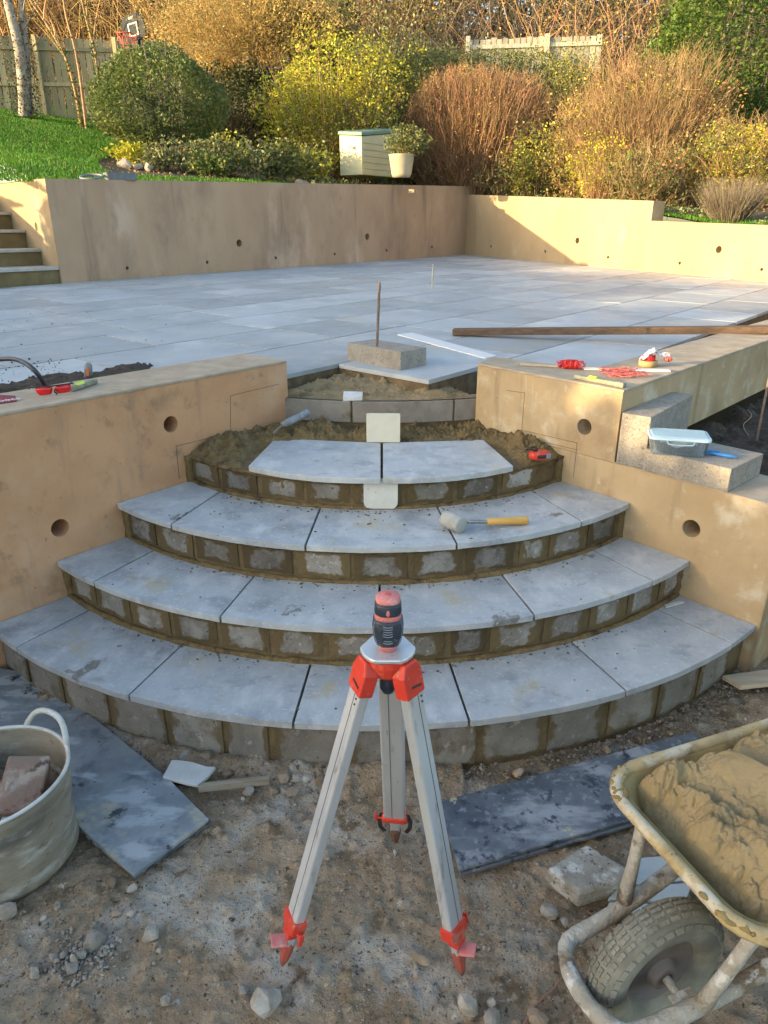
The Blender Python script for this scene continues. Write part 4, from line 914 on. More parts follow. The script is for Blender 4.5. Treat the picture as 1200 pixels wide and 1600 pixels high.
# ------------------------------------------------------------------ TUB WITH RUBBLE
tc_ = Pz(-22, 1212, .275); TR = .194; TRb = .178
tb = thing('metal_tub', 'dented mortar stained round tub holding broken bricks, cut by the left edge', 'tub', (tc_[0], tc_[1], 0))
TH_ = .275
pr = [(TRb - .012, .012), (TRb, .004), (TRb + .004, .02)] + [(TRb + (TR - TRb) * t, .02 + (TH_ - .02) * t) for t in np.linspace(.1, 1, 8)] + [(TR - .006, TH_ - .001)] + [(TRb - .006 + (TR - TRb) * t, .02 + (TH_ - .02) * t) for t in np.linspace(.98, .05, 8)] + [(TRb - .02, .02)]
tbm = MB().lathe(pr, 56, None, True)
tbm.v = [Vector((p.x * (1 + .012 * math.sin(2 * math.atan2(p.y, p.x) + 1) + 0.006 * math.sin(5 * math.atan2(p.y, p.x)) + .010 * math.sin(p.z * 30 + 3 * math.atan2(p.y, p.x)) * (p.z < .27)), p.y * (1 + .01 * math.sin(3 * math.atan2(p.y, p.x))), p.z)) for p in tbm.v]
obj('tub_shell', tbm, TUB, tb, True, local=True)
rp = [((TR + .001) * math.cos(a) * (1 + .012 * math.sin(2 * a + 1) + .006 * math.sin(5 * a)), (TR + .001) * math.sin(a) * (1 + .01 * math.sin(3 * a)), TH_) for a in np.linspace(0, 2 * math.pi, 57)[:-1]]
obj('rolled_rim', MB().tube(rp, .005, 8, True), mat('worn_rim', (.55, .55, .52), (.40, .39, .35), 12, 6, .5, .2, 60), tb, True, local=True)
ha = R(62); hp_ = []
for t in np.linspace(0, 1, 13):
    a_ = ha + (t - .5) * .95; up_ = .075 * (1 - abs(2 * t - 1) ** 3.2); hp_.append(((TR + .002 + up_ * .18) * math.cos(a_), (TR + .002 + up_ * .18) * math.sin(a_), TH_ - .02 + up_))
obj('handle', MB().tube(hp_, .0085, 8), mat('worn_rim', (0, 0, 0)), tb, True, local=True)
X, Y = np.meshgrid(np.linspace(-.18, .18, 50), np.linspace(-.18, .18, 50)); Z = .135 + .04 * fbm(X * 14, Y * 14, 4, 12)
grid_mesh('rubble_fill', X + tc_[0], Y + tc_[1], Z, mat('brown_rubble', (.12, .085, .06), (.20, .15, .11), 30, 6, .9, .8, 80, bdist=.006), tb, np.hypot(X, Y) < .182)
def brick(c, d, rot, m, label, cat='brick', name='broken_brick', bev=.006):
    mb = MB().box((0, 0, 0), d); o = obj(name, mb, m, bevel=bev, seg=3, origin=(0, 0, 0)); o.location = c; o.rotation_euler = rot
    return tag(o, label, cat)
def at(x, y, z): return V3(Pz(x, y, z))
brick(at(36, 1233, .225), (.105, .17, .055), (R(14), R(12), R(14)), BRICKR, 'large old red brick lying across the top of the tub')
brick(at(66, 1262, .17), (.06, .09, .045), (R(-10), R(25), R(50)), BRICKR, 'dark brick fragment wedged low in the tub near the right side')
brick(at(58, 1190, .15), (.07, .06, .05), (R(20), R(15), R(20)), mat('brown_rubble', (0, 0, 0)), 'brown earthy lump in the shadow at the back of the tub', 'brick')
brick(at(-6, 1262, .215), (.06, .12, .05), (R(20), R(-12), R(-10)), BRICKR, 'brick half sunk in the tub, cut by the left edge')
brick(at(24, 1282, .215), (.07, .03, .006), (R(10), R(0), R(12)), WHITE, 'white tile splinter in the tub below the large brick', 'tile piece', 'tile_piece', .001)
brick(at(54, 1269, .225), (.028, .03, .006), (R(20), R(10), R(-32)), WHITE, 'small blue white tile corner against the tub rim', 'tile piece', 'tile_piece', .001)
# ------------------------------------------------------------------ CONCRETE BLOCKS
def block(corners_px, z, h, label, base_is_patio=False):
    P = [(Pt(*q) if base_is_patio else Pz(*q, z)) for q in corners_px]; z0 = P[1][2] if base_is_patio else z
    e1, e2 = P[0][:2] - P[1][:2], P[2][:2] - P[1][:2]
    e2 = e2 - e1 * (e2 @ e1) / (e1 @ e1) * 1.0; a = P[1][:2]
    poly = [tuple(a), tuple(a + e1), tuple(a + e1 + e2), tuple(a + e2)]
    mb = MB().prism(poly, z0 + .001, z0 + h); o = obj('concrete_block', mb, BLOCK, bevel=.003)
    return tag(o, label, 'concrete block', 'loose concrete blocks'), a, e1, e2, z0
bo, ba, be1, be2, bz = block([(543, 562), (626, 579), (667, 571)], 0, .098, 'single concrete block lying on the patio corner above the steps', True)
block([(1003, 735), (1136, 770), (1192, 745)], LEDGE + .004, .092, 'concrete block lying flat on the ledge under the plastic box')
block([(962, 724), (1006, 733), (1080, 690)], LEDGE + .004, .215, 'concrete block standing on edge against the wall corner')
# ------------------------------------------------------------------ RODS, BOARDS, SMALL TOOLS
def rod(name, p, q, r, m, label, cat): return tag(obj(name, MB().cyl(p, q, r, None, 8), m), label, cat)
rb0 = at(589, 541, bz + .098); rod('steel_rod', rb0, V3(PY(593, 441, rb0.y + .02)), .0075, STEEL, 'thin rusty rod standing upright on the patio block', 'rod')
rb1 = V3(Pt(675, 455)); rod('steel_rod', rb1, V3(PY(677, 413, rb1.y)), .009, mat('pale_rod', (.42, .38, .30), None, bump=0), 'short pale rod standing upright farther out on the patio', 'rod')
rb2 = at(1182, 688, .62); rod('steel_rod', rb2, V3(PY(1202, 590, rb2.y + .03)), .006, STEEL, 'rusty rod leaning in the dark planting bed at the right edge', 'rod')
wp = [at(1168, 640, .66), at(1176, 648, .65), at(1170, 656, .65), at(1161, 662, .64), at(1163, 672, .63), at(1170, 680, .63)]
tag(obj('loose_wire', MB().tube(smooth_path(wp), .0018, 5), mat('tan_wire', (.35, .25, .18), None, bump=0)), 'thin tan wire curling beside the leaning rod in the planting bed', 'wire')
# timber plank across the patio onto the right wall
pa = V3(Pt(708, 524)); pb = V3(Pz(1200, 521, HW + .004)); dd = (pb - pa); pe = pa + dd * 1.25
pl = MB().bar(pa + Vector((0, 0, .024)), pe + Vector((0, 0, .024)), .075, .042)
tag(obj('timber_plank', pl, WOODD, bevel=.003), 'long dark timber plank resting across the patio and the right wall', 'plank')
s1 = [Pt(*p)[:2] for p in ((621, 524), (643, 521), (776, 557), (758, 561))]
tag(obj('white_strip', MB().prism([tuple(p) for p in s1], lambda x, y: patio_z(y) + .001, lambda x, y: patio_z(y) + .007), mat('white_metal', (.66, .66, .66), None, rough=.5, bump=0)), 'long white straight edge strip lying on the patio behind the block', 'straight edge')
tag(obj('white_offcut', MB().prism([tuple(Pz(*p, .875)[:2]) for p in ((536, 621), (566, 620), (567, 612), (537, 611))], .858, .875), WHITE, bevel=.002), 'small white offcut lying on the sand bed below the patio corner', 'offcut')
ta, tb2 = at(441, 664, .735), at(481, 645, .765)
tl_ = thing('trowel', 'grey handled tool half buried in the wet mortar at left', 'trowel', tuple(ta))
obj('handle', MB().tube([ta, ta.lerp(tb2, .3), ta.lerp(tb2, .7), tb2, tb2 + (tb2 - ta) * .04], [.013, .018, .017, .019, .014], 12), mat('grey_grip', (.30, .32, .34), (.18, .19, .20), 40, 5, .6, .2, 90), tl_, True)
obj('tang', MB().cyl(ta, ta - (tb2 - ta) * .35 + Vector((0, 0, -.02)), .007, None, 8), STEEL, tl_)
# cream template: upright square behind the top joint, round ended plate below the tread
p0 = at(573, 691, ZS[1]); p1 = at(625, 693, ZS[1]); tp = V3(PY(573, 646, p0.y + .01))
wq = (p1 - p0).length; hq = tp.z - p0.z
def plate_up(name, c, w_, h_, th, rr_, m, label, cat, lean=0., botr=None):
    P = []; botr = rr_ if botr is None else botr
    for cx, cz, a0, r_ in ((w_ / 2 - rr_, h_ - rr_, 0, rr_), (-w_ / 2 + rr_, h_ - rr_, 90, rr_), (-w_ / 2 + botr, botr, 180, botr), (w_ / 2 - botr, botr, 270, botr)):
        for i in range(7): a = R(a0 + 15 * i); P.append((cx + r_ * math.cos(a), cz + r_ * math.sin(a)))
    mb = MB(); n_ = len(P); V = [(x, 0, z_) for x, z_ in P] + [(x, th, z_) for x, z_ in P]
    mb.add(V, [tuple(range(n_)), tuple(range(2 * n_ - 1, n_ - 1, -1))] + [(i, n_ + i, n_ + (i + 1) % n_, (i + 1) % n_) for i in range(n_)])
    o = obj(name, mb, m, bevel=.0015, origin=(0, 0, 0)); o.location = c; o.rotation_euler = (lean, 0, 0); return tag(o, label, cat)
plate_up('cream_plate', ((p0 + p1) / 2) + Vector((0, .004, .001)), wq, hq, .016, .006, CREAM, 'square cream plastic plate standing upright behind the joint of the top treads', 'plate', -.03)
c1_ = at(595, 796, ZS[2] + .001); t1_ = V3(PY(595, 749, c1_.y)); wq2 = .5 * 0 + 53 * ((np.array(c1_) - C0) @ _f) / FPX
plate_up('white_plate', c1_, wq2, t1_.z - c1_.z, .012, .020, mat('off_white_plastic', (.62, .61, .56), (.55, .54, .49), 20, 6, .6, .1, 50, spots=(((.40, .37, .30), 26, .64, .72),)), 'white plastic plate with rounded corners standing under the top tread joint', 'plate', -.02, .03)
# tape measure
tm = at(842, 716, .672)
tp_ = thing('tape_measure', 'red and black tape measure on the mortar at the right end of the top riser', 'tape measure', tuple(tm), R(12))
obj('case', ring_loft([(0, .040, .026, 0), (.006, .044, .030, 0), (.026, .044, .030, 0), (.032, .038, .025, 0)], 24, 3), RED, tp_, True, local=True)
obj('rubber_band', ring_loft([(.009, .030, .0315, -.001), (.023, .030, .0315, -.001)], 20, 3), BLACKR, tp_, True, local=True)
obj('wrist_loop', MB().tube([( -.030 + .024 * math.cos(a), .012 + .016 * math.sin(a), .040 + .006 * math.sin(2 * a)) for a in np.linspace(0, 6.283, 15)[:-1]], .0045, 6, True), BLACKR, tp_, True, local=True)
obj('belt_clip', MB().box((.030, -.024, .016), (.022, .012, .022)), mat('grey_rib', (0, 0, 0)), tp_, local=True, bevel=.003)
# mallet
mh = at(708, 815, ZS[2] + .035); 
ml = thing('rubber_mallet', 'dusty rubber mallet with yellow wooden handle lying on the second tread from the top', 'mallet', (mh.x, mh.y, ZS[2]))
hd = V3(Pz(824, 812, ZS[2] + .018)) - mh; hd.z = 0; hd.normalize(); pd = Vector((-hd.y, hd.x, 0)).normalized(); pd = (pd * .9 + hd * -.45).normalized()
cH = Vector((mh.x, mh.y, ZS[2] + .034)); 
obj('mallet_head', MB().tube([cH + pd * .046, cH + pd * .044, cH, cH - pd * .044, cH - pd * .047], [.026, .031, .034, .031, .027], 20), mat('dusty_rubber', (.40, .40, .36), (.30, .30, .27), 14, 7, .85, .4, 60, spots=(((.20, .20, .18), 16, .6, .7),)), ml, True)
e_ = V3(Pz(824, 813, ZS[2] + .018)); sft = cH.lerp(e_, .45); sft.z = ZS[2] + .024
obj('steel_shaft', MB().tube([cH + hd * .02, sft, sft + hd * .01], [.0085, .0075, .0075], 10), mat('chrome_worn', (.50, .50, .48), (.30, .28, .24), 40, 5, .35, .1, 60, metal=.8), ml, True)
obj('handle', MB().tube([sft, sft + hd * .006, sft.lerp(e_, .5), e_ - hd * .008, e_], [.011, .0135, .0145, .0165, .015], 12), WOODY, ml, True)
# ------------------------------------------------------------------ THINGS ON THE RIGHT WALL
zt = HW + .001
sa_, sb_ = at(812, 569, zt + .006), at(948, 577, zt + .006)
tag(obj('wooden_stake', MB().bar(sa_, sb_, .014, .010), WOODP, bevel=.002), 'thin wooden stick with red string wound on it, lying on the right wall', 'stick')
def coil(name, c, ax_, r0, L_, turns, rs, m, label, cat, n_=10, seed=1, ampr=.15):
    rd = random.Random(seed); mb = MB(); ax_ = Vector(ax_).normalized(); u = ax_.orthogonal().normalized(); v = ax_.cross(u)
    for k in range(turns):
        t0 = rd.uniform(-.5, .5) * L_; tilt = rd.uniform(-.35, .35) * L_; rr_ = r0 * math.sqrt(max(.2, 1 - (2 * t0 / L_) ** 2 * .7)) * rd.uniform(1 - ampr, 1 + ampr); p0_ = rd.uniform(0, 6.28)
        mb.tube([Vector(c) + ax_ * (t0 + tilt * math.sin(a + p0_)) + (u * math.cos(a) + v * math.sin(a)) * rr_ for a in np.linspace(0, 2 * math.pi, n_ + 1)[:-1]], rs, 4, True)
    return tag(obj(name, mb, m, smooth=True), label, cat)
SRED = mat('red_string', (.66, .03, .04), (.58, .02, .03), 40, 3, .6, 0, island=.25); SPINK = mat('pink_string', (.70, .18, .16), (.60, .13, .11), 40, 3, .6, 0, island=.25)
cb = sa_.lerp(sb_, .60); coil('string_ball', cb + Vector((0, 0, .013)), sb_ - sa_, .021, .085, 46, .0021, SRED, 'bright red ball of builders line wound round the stick', 'string')
mb = MB(); rd = random.Random(4)
for k in range(26):
    c = at(rd.uniform(955, 1000), rd.uniform(578, 590), zt + .003); a0 = rd.uniform(0, 6.28); r1, r2 = rd.uniform(.03, .055), rd.uniform(.012, .03)
    mb.tube([c + Vector((r1 * math.cos(a) * 1.2, r2 * math.sin(a + .4), .004 + .004 * math.sin(3 * a + a0) + k * .0003)) for a in np.linspace(0, 6.283, 15)[:-1]], .0014, 4, True)
tag(obj('string_tangle', mb, SPINK, smooth=True), 'flat pink tangle of loose line on the right wall in front of the white strip', 'string')
tag(obj('white_strip', MB().bar(at(912, 576, zt + .004), at(1046, 579, zt + .004), .040, .006), mat('white_metal', (0, 0, 0))), 'short white plastic strip lying on the right wall beside the tape roll', 'strip')
lv = thing('spirit_level', 'mortar caked spirit level with yellow green vial on the right wall', 'spirit level', tuple(at(930, 594, zt)))
la, lb = at(898, 588, zt + .010), at(974, 602, zt + .010); LVM = mat('caked_level', (.30, .30, .22), (.20, .20, .14), 30, 6, .8, .5, 80); 
obj('level_body', MB().bar(la, lb, .022, .018), LVM, lv, bevel=.004)
obj('vial', MB().cyl(la.lerp(lb, .30) + Vector((0, -.008, .009)), la.lerp(lb, .45) + Vector((0, -.008, .009)), .008, None, 10), mat('vial_yellow', (.55, .75, .03), None, bump=0, rough=.25), lv)
obj('end_cap', MB().bar(la.lerp(lb, .84), la.lerp(lb, 1.03), .026, .022), mat('caked_level', (0, 0, 0)), lv, bevel=.006)
tr0 = at(1012, 572, zt)
tpr = thing('tape_roll', 'brown tape roll with crumpled clear wrapper and red line, on the right wall', 'tape roll', tuple(tr0))
obj('roll', MB().lathe([(.036, 0), (.043, .002), (.043, .026), (.036, .028), (.034, .026), (.034, .003)], 28, None, False), mat('tan_tape', (.40, .30, .12), (.32, .24, .10), 20, 4, .5, .1, 60), tpr, True, local=True)
mb = MB(); rd = random.Random(9)
for k in range(16):
    mb.tube([Vector((rd.uniform(-.008, .008) + .026 * math.cos(a), .022 * math.sin(a) + rd.uniform(-.004, .004), .026 + .014 * math.sin(2 * a + k) + k * .0009)) for a in np.linspace(0, 6.28, 11)[:-1]], .0018, 4, True)
obj('red_line', mb, SRED, tpr, True, local=True)
cw2 = MB(); n1_, n2_ = 9, 16; Vc = []
for j in range(n2_):
    t = j / (n2_ - 1)
    for i in range(n1_):
        s_ = i / (n1_ - 1) - .5; Vc.append((-.034 + .13 * t + rd.uniform(-.004, .004), .038 * s_ * (1.2 - .8 * t) + rd.uniform(-.004, .004), .030 + .052 * math.sin(min(1, t * 1.5 + .1) * 2.4) - abs(s_) * .03 + rd.uniform(-.005, .005)))
cw2.add(Vc, [(j * n1_ + i, j * n1_ + i + 1, (j + 1) * n1_ + i + 1, (j + 1) * n1_ + i) for j in range(n2_ - 1) for i in range(n1_ - 1)])
obj('wrapper', cw2, mat('crumpled_wrapper', (.60, .60, .62), (.45, .45, .5), 30, 3, .18, .3, 60, spec=.8), tpr, False, local=True)
coil('red_tag', tr0 + Vector((.098, .012, .03)), (1, .2, 0), .010, .03, 9, .003, SPINK, 'pinkish red knot at the end of the clear wrapper over the trench', 'string', seed=6)
# ------------------------------------------------------------------ PLASTIC BOX AND PEN ON THE LEDGE BLOCKS
zb2 = LEDGE + .004 + .093; cb_ = at(1056, 706, zb2)
pb_ = thing('plastic_box', 'translucent plastic food box with pale blue clip lid on the flat concrete block', 'box', tuple(cb_), R(-14))
PLB = bpy.data.materials.new('translucent_blue'); PLB.use_nodes = True; bs = PLB.node_tree.nodes['Principled BSDF']; bs.inputs['Base Color'].default_value = (.72, .84, .95, 1); bs.inputs['Roughness'].default_value = .18; bs.inputs['Transmission Weight'].default_value = .93; bs.inputs['IOR'].default_value = 1.15
PLL = bpy.data.materials.new('pale_blue_lid'); PLL.use_nodes = True; bs = PLL.node_tree.nodes['Principled BSDF']; bs.inputs['Base Color'].default_value = (.60, .79, .90, 1); bs.inputs['Roughness'].default_value = .25; bs.inputs['Transmission Weight'].default_value = .55; bs.inputs['IOR'].default_value = 1.2
def rr2(x, y, r, z): return [(px_, py_, z) for px_, py_ in rrect(-x, x, y, y, r, 5)]
V, F = loft([rr2(.106, .069, .02, .062), rr2(.098, .061, .018, .004), rr2(.094, .057, .016, .0005)]); o = obj('box_body', MB().add(V, F), PLB, pb_, True, local=True); o.modifiers.new('t', 'SOLIDIFY').thickness = .0018
V, F = loft([rr2(.098, .061, .016, .0765), rr2(.104, .067, .018, .074), rr2(.112, .075, .022, .0735), rr2(.113, .076, .022, .064), rr2(.110, .073, .021, .063)]); V3_ = V; F.append(tuple(range(len(rr2(.1, .06, .02, 0)))))
obj('lid', MB().add(V, F), PLL, pb_, False, local=True, bevel=.001)
obj('lid_clip', MB().tube([(-.05, -.077, .066), (-.045, -.080, .052), (0, -.081, .048), (.045, -.080, .052), (.05, -.077, .066)], .0025, 6), PLL, pb_, True, local=True)
obj('folded_wipe', MB().add([(x, y, .028 + .008 * math.sin(x * 60 + y * 30)) for y in np.linspace(-.04, .04, 8) for x in np.linspace(-.07, .07, 12)], [(j * 12 + i, j * 12 + i + 1, j * 12 + i + 13, j * 12 + i + 12) for j in range(7) for i in range(11)]), WHITE, pb_, True, local=True)
pA, pB = at(1102, 706, zb2 + .008), at(1152, 715, zb2 + .006)
pnn = thing('blue_knife', 'blue plastic craft knife lying on the flat concrete block beside the box', 'knife', tuple((pA + pB) / 2))
BLUE = mat('blue_plastic', (.03, .17, .50), (.05, .22, .55), 20, 3, .35, 0)
obj('knife_body', MB().tube([pA, pA.lerp(pB, .3), pA.lerp(pB, .7), pB], [.006, .0085, .008, .004], 8), BLUE, pnn, True)
obj('clip', MB().bar(pA.lerp(pB, .05) + Vector((0, 0, .009)), pA.lerp(pB, .45) + Vector((0, 0, .011)), .005, .003), mat('blue_plastic', (0, 0, 0)), pnn, bevel=.001)
# ------------------------------------------------------------------ THINGS ON THE LEFT WALL
gz = HW; ga, gb = at(54, 606, gz + .035), at(112, 600, gz + .035)
gg = thing('safety_goggles', 'red lensed safety glasses with black frame on the left wall', 'goggles', tuple(at(84, 618, gz)))
RLENS = mat('red_lens', (.68, .008, .012), (.60, .006, .01), 10, 3, .15, 0, spec=.7)
gdir = (gb - ga); gl = gdir.length; gdir.normalize(); gnv = Vector((gdir.y, -gdir.x, 0)).normalized()
for k in (0, 1):
    s0 = ga + gdir * gl * (.02 + .5 * k); mb = MB(); Vg = []; Wn = 7
    for j, (dz, ins) in enumerate(((0, 0), (-.012, .0), (-.024, .06), (-.030, .18))):
        for i in range(Wn):
            t = i / (Wn - 1); tt = ins + (1 - 2 * ins) * t; bulge = .010 * math.sin(math.pi * tt) + (.004 * (1 - t) if k == 0 else .004 * t) * -1
            p = s0 + gdir * gl * .45 * tt + gnv * bulge + Vector((0, 0, dz)); Vg.append(p)
    mb.add(Vg, [(j * Wn + i, j * Wn + i + 1, (j + 1) * Wn + i + 1, (j + 1) * Wn + i) for j in range(3) for i in range(Wn - 1)])
    o = obj('lens', mb, RLENS, gg, True); o.modifiers.new('t', 'SOLIDIFY').thickness = .002
obj('brow_frame', MB().tube([ga + gdir * gl * t + gnv * (.012 * math.sin(math.pi * t) - .003) + Vector((0, 0, .002)) for t in np.linspace(-.04, 1.04, 14)], .0032, 6), BLACKR, gg, True)
for t, q_ in ((-.04, 1), (1.04, 1)):
    p = ga + gdir * gl * t; obj('arm', MB().tube([p, p - gnv * .03 + Vector((0, 0, .002)), p - gnv * .055 + Vector((0, 0, -.012)) - gdir * .01], .0026, 6), BLACKR, gg, True)
nb_ = ga + gdir * gl * .5; obj('nose_piece', MB().tube([nb_ + gnv * .008 + Vector((0, 0, -.012)), nb_ + gnv * .010 + Vector((0, 0, -.022)), nb_ + gnv * .008 + gdir * .008 + Vector((0, 0, -.031))], .0035, 6), BLACKR, gg, True)
lv2 = thing('spirit_level', 'small grimy level with green vial lying behind the red safety glasses', 'spirit level', tuple(at(130, 602, gz)))
la, lb = at(110, 608, gz + .012), at(150, 595, gz + .012)
obj('level_body', MB().bar(la, lb, .022, .020), mat('caked_level', (0, 0, 0)), lv2, bevel=.005)
obj('vial', MB().cyl(la.lerp(lb, .25) + Vector((0, -.006, .008)), la.lerp(lb, .52) + Vector((0, -.006, .008)), .0085, None, 10), mat('vial_yellow', (0, 0, 0)), lv2)
cp = at(138, 590, gz - .03); cpt = V3(PY(138, 567, cp.y))
hl = thing('tool_handle', 'grey tool handle with orange stripe sticking up from the trench behind the left wall', 'tool handle', tuple(cp))
obj('grip', MB().tube([cp, cp.lerp(cpt, .5), cp.lerp(cpt, .88), cpt], [.019, .018, .0165, .009], 12), GREYP, hl, True)
obj('orange_stripe', MB().bar(cp.lerp(cpt, .15) + Vector((.004, -.018, 0)), cp.lerp(cpt, .70) + Vector((.004, -.0175, 0)), .012, .003, (0, -1, 0)), mat('orange_plastic', (.60, .14, .05), None, bump=0), hl, bevel=.001)
hs_ = [at(-30, 566, 1.04), at(0, 561, 1.06), at(22, 560, 1.07), at(42, 568, 1.06), at(58, 582, 1.03), at(70, 602, .96), at(74, 612, .91)]
tag(obj('black_pipe', MB().tube(smooth_path(hs_), .010, 10), mat('black_pipe_plastic', (.035, .035, .045), (.06, .06, .07), 20, 3, .4, .05, 40), smooth=True), 'black flexible pipe arching out of the trench behind the left wall', 'pipe')
cdp = [at(-8, 632, gz + .002), at(26, 627, gz + .002), at(24, 619, gz + .002), at(-8, 617, gz + .002)]
cd = thing('paper_label', 'dark red printed label with pale lettering on the left wall, cut by the edge', 'label', tuple(at(5, 625, gz)))
obj('card', MB().add([tuple(p) for p in cdp] + [tuple(p + Vector((0, 0, .002))) for p in cdp], [(3, 2, 1, 0), (4, 5, 6, 7), (0, 1, 5, 4), (1, 2, 6, 5), (2, 3, 7, 6), (3, 0, 4, 7)]), mat('maroon_print', (.20, .03, .05), None, bump=0), cd)
tx = bpy.data.curves.new('lettering', 'FONT'); tx.body = 'hoocs'; tx.size = .042; tx.extrude = .0003; tx.align_x = 'CENTER'; tx.align_y = 'CENTER'
to = bpy.data.objects.new('lettering', tx); col.objects.link(to); to.parent = cd; to.location = at(9, 625, gz + .005) - cd.location; to.rotation_euler = (0, 0, math.atan2((cdp[1] - cdp[0]).y, (cdp[1] - cdp[0]).x)); tx.materials.append(mat('print_white', (.7, .62, .60), None, bump=0)); to.scale = (1, 1.5, 1)
bpy.context.view_layer.update(); _tm = bpy.data.meshes.new_from_object(to.evaluated_get(bpy.context.evaluated_depsgraph_get())); _l, _r2 = to.location.copy(), to.rotation_euler.copy(); bpy.data.objects.remove(to, do_unlink=True); to = newobj('lettering', _tm, cd); to.location = _l; to.rotation_euler = _r2; to.scale = (1, 1.5, 1)
# pinkish wire on the dirt
wpp = [at(812, 1612, .006), at(830, 1580, .008), at(852, 1554, .010), at(868, 1543, .012), at(885, 1518, .008), at(900, 1500, .004)]
tag(obj('cable', MB().tube(smooth_path(wpp), .0024, 6), mat('red_brown_wire', (.28, .12, .09), (.22, .13, .10), 20, 3, .6, 0)), 'thin reddish wire snaking over the dirt towards the wheelbarrow', 'wire')
# small bits on the rear wall
gt = thing('grey_tray', 'grey plastic tray lying on top of the long wall with a hose loop beside it', 'tray', tuple(PY(160, 272, b0[1] + 1.0)))
tA = b0 + uB * .85 + nB * .10; tz = topB(*tA) + .002
V, F = loft([rr2(.19, .11, .03, .08), rr2(.17, .09, .03, .0)]); M = Matrix.Translation((tA[0] + .1, tA[1] + .1, tz)) @ Matrix.Rotation(R(30), 4, 'Z')
obj('tray_shell', MB().add(V, F, M), GREYP, gt)
obj('hose_loop', MB().tube([(tA[0] - .18 + .13 * math.cos(a), tA[1] - .1 + .12 * math.sin(a), tz + .03 + .03 * math.sin(a)) for a in np.linspace(0, 6.28, 20)[:-1]], .014, 6, True), GREYP, gt, True)

# ------------------------------------------------------------------ HILLSIDE GARDEN BEHIND THE WALLS
XB = [-14, -4, 1.4, float(pS[0]), float(pE[0]), 9]; ZB = [ztL - .02, ztL - .03, zC0 - .04, zC1 - .12, zC3 - .04, zC3 - .3]
def tdist(x, y): return np.maximum((x - b0[0]) * nB[0] + (y - b0[1]) * nB[1], (x - c0[0]) * nC[0] + (y - c0[1]) * nC[1])
def terr(x, y):
    x = np.asarray(x, float); y = np.asarray(y, float); t = np.maximum(0, tdist(x, y) - .25)
    return np.interp(x, XB, ZB) + .17 * t + .04 * np.maximum(0, t - 4) + .03 * fbm(x * .8, y * .8, 3, 50) * np.minimum(t, 1)
xs = np.linspace(-30, 30, 301); ys = np.linspace(2, 60, 291); X, Y = np.meshgrid(xs, ys); Zt = terr(X, Y); T = tdist(X, Y)
ok = (T > .12) & ~((((X - b0[0]) * wn_[0] + (Y - b0[1]) * wn_[1]) < .12) & (((X - b0[0]) * nB[0] + (Y - b0[1]) * nB[1]) < 5.0) & (X < -3.2) & (((X - b0[0]) * -uB[0] + (Y - b0[1]) * -uB[1]) < 2.9)) & ~((X < -7.5) & (Y < 8))
PXc = 600 + FPX * X / (Y * math.cos(PITCH) + (CAMH - Zt) * math.sin(PITCH))
lawn_m = ok & ((T < 1.25) | (PXc < 178 + 25 * np.sin(Y * .9))) & (Y < 26)
cell = lambda m: m
grid_mesh('lawn', X, Y, Zt, GRASSG, None, lawn_m); tag(bpy.data.objects['lawn'], kind='structure')
ha_ = grid_mesh('hillside_ground', X, Y, Zt - .015, FARDIRT, None, ok); tag(ha_, kind='structure')
def blades(name, n, reg, h, wd, m, seed):
    rg = np.random.default_rng(seed); x = rg.uniform(reg[0], reg[1], n * 3); y = rg.uniform(reg[2], reg[3], n * 3); t = tdist(x, y); z = terr(x, y)
    px = 600 + FPX * x / (y * math.cos(PITCH) + (CAMH - z) * math.sin(PITCH))
    k = (t > .2) & (px > -80) & (px < 1290) & ((t < 1.3) | (px < 178 + 25 * np.sin(y * .9))); x, y, z = x[k][:n], y[k][:n], z[k][:n]; n = len(x)
    a = rg.uniform(0, 6.28, n); hh = h * rg.uniform(.5, 1.2, n); b = np.stack([x, y, z], -1); sx = np.stack([np.cos(a), np.sin(a), 0 * a], -1) * wd; tip = b + np.stack([rg.normal(0, .35, n) * hh, rg.normal(0, .35, n) * hh, hh], -1)
    V = np.stack([b - sx, b + sx, tip], 1).reshape(-1, 3); F = np.arange(3 * n).reshape(-1, 3); return tag(np_mesh(name, V, F, m), kind='stuff')
blades('grass', 90000, (-13, 5, 8, 24), .055, .010, GRASS, 21)

def leafcloud(P, size, rg, asp=.55, up=.25, Nn=None):
    n = len(P); d = rg.normal(0, 1, (n, 3)); d[:, 2] = d[:, 2] * .7 - .25; d /= np.linalg.norm(d, axis=1)[:, None]
    q_ = rg.normal(0, 1, (n, 3)); 
    if Nn is not None: q_ = q_ * .8 + np.cross(d, Nn) * 1.5
    w_ = np.cross(d, q_); w_ /= np.linalg.norm(w_, axis=1)[:, None] + 1e-9
    s = size * rg.uniform(.55, 1.25, n)[:, None]; a = d * s * .5; b = w_ * s * .5 * asp
    V = np.stack([P - a, P + b + a * .1, P + a, P - b + a * .1], 1).reshape(-1, 3); return V, np.arange(4 * n).reshape(-1, 4)
def tubes_np(paths, rad, ns=3):
    N_, K_, _ = paths.shape; t = np.gradient(paths, axis=1); t /= np.linalg.norm(t, axis=2)[..., None] + 1e-9
    ref = np.array([.31, .95, .05]); x = np.cross(t, ref); x /= np.linalg.norm(x, axis=2)[..., None] + 1e-9; y = np.cross(t, x)
    an = np.arange(ns) * 2 * np.pi / ns
    V = paths[:, :, None] + (x[:, :, None] * np.cos(an)[:, None] + y[:, :, None] * np.sin(an)[:, None]) * rad[:, :, None, None]
    idx = np.arange(N_ * K_ * ns).reshape(N_, K_, ns); r_ = np.roll(idx, -1, 2)
    F = np.stack([idx[:, :-1], r_[:, :-1], r_[:, 1:], idx[:, 1:]], -1).reshape(-1, 4); return V.reshape(-1, 3), F
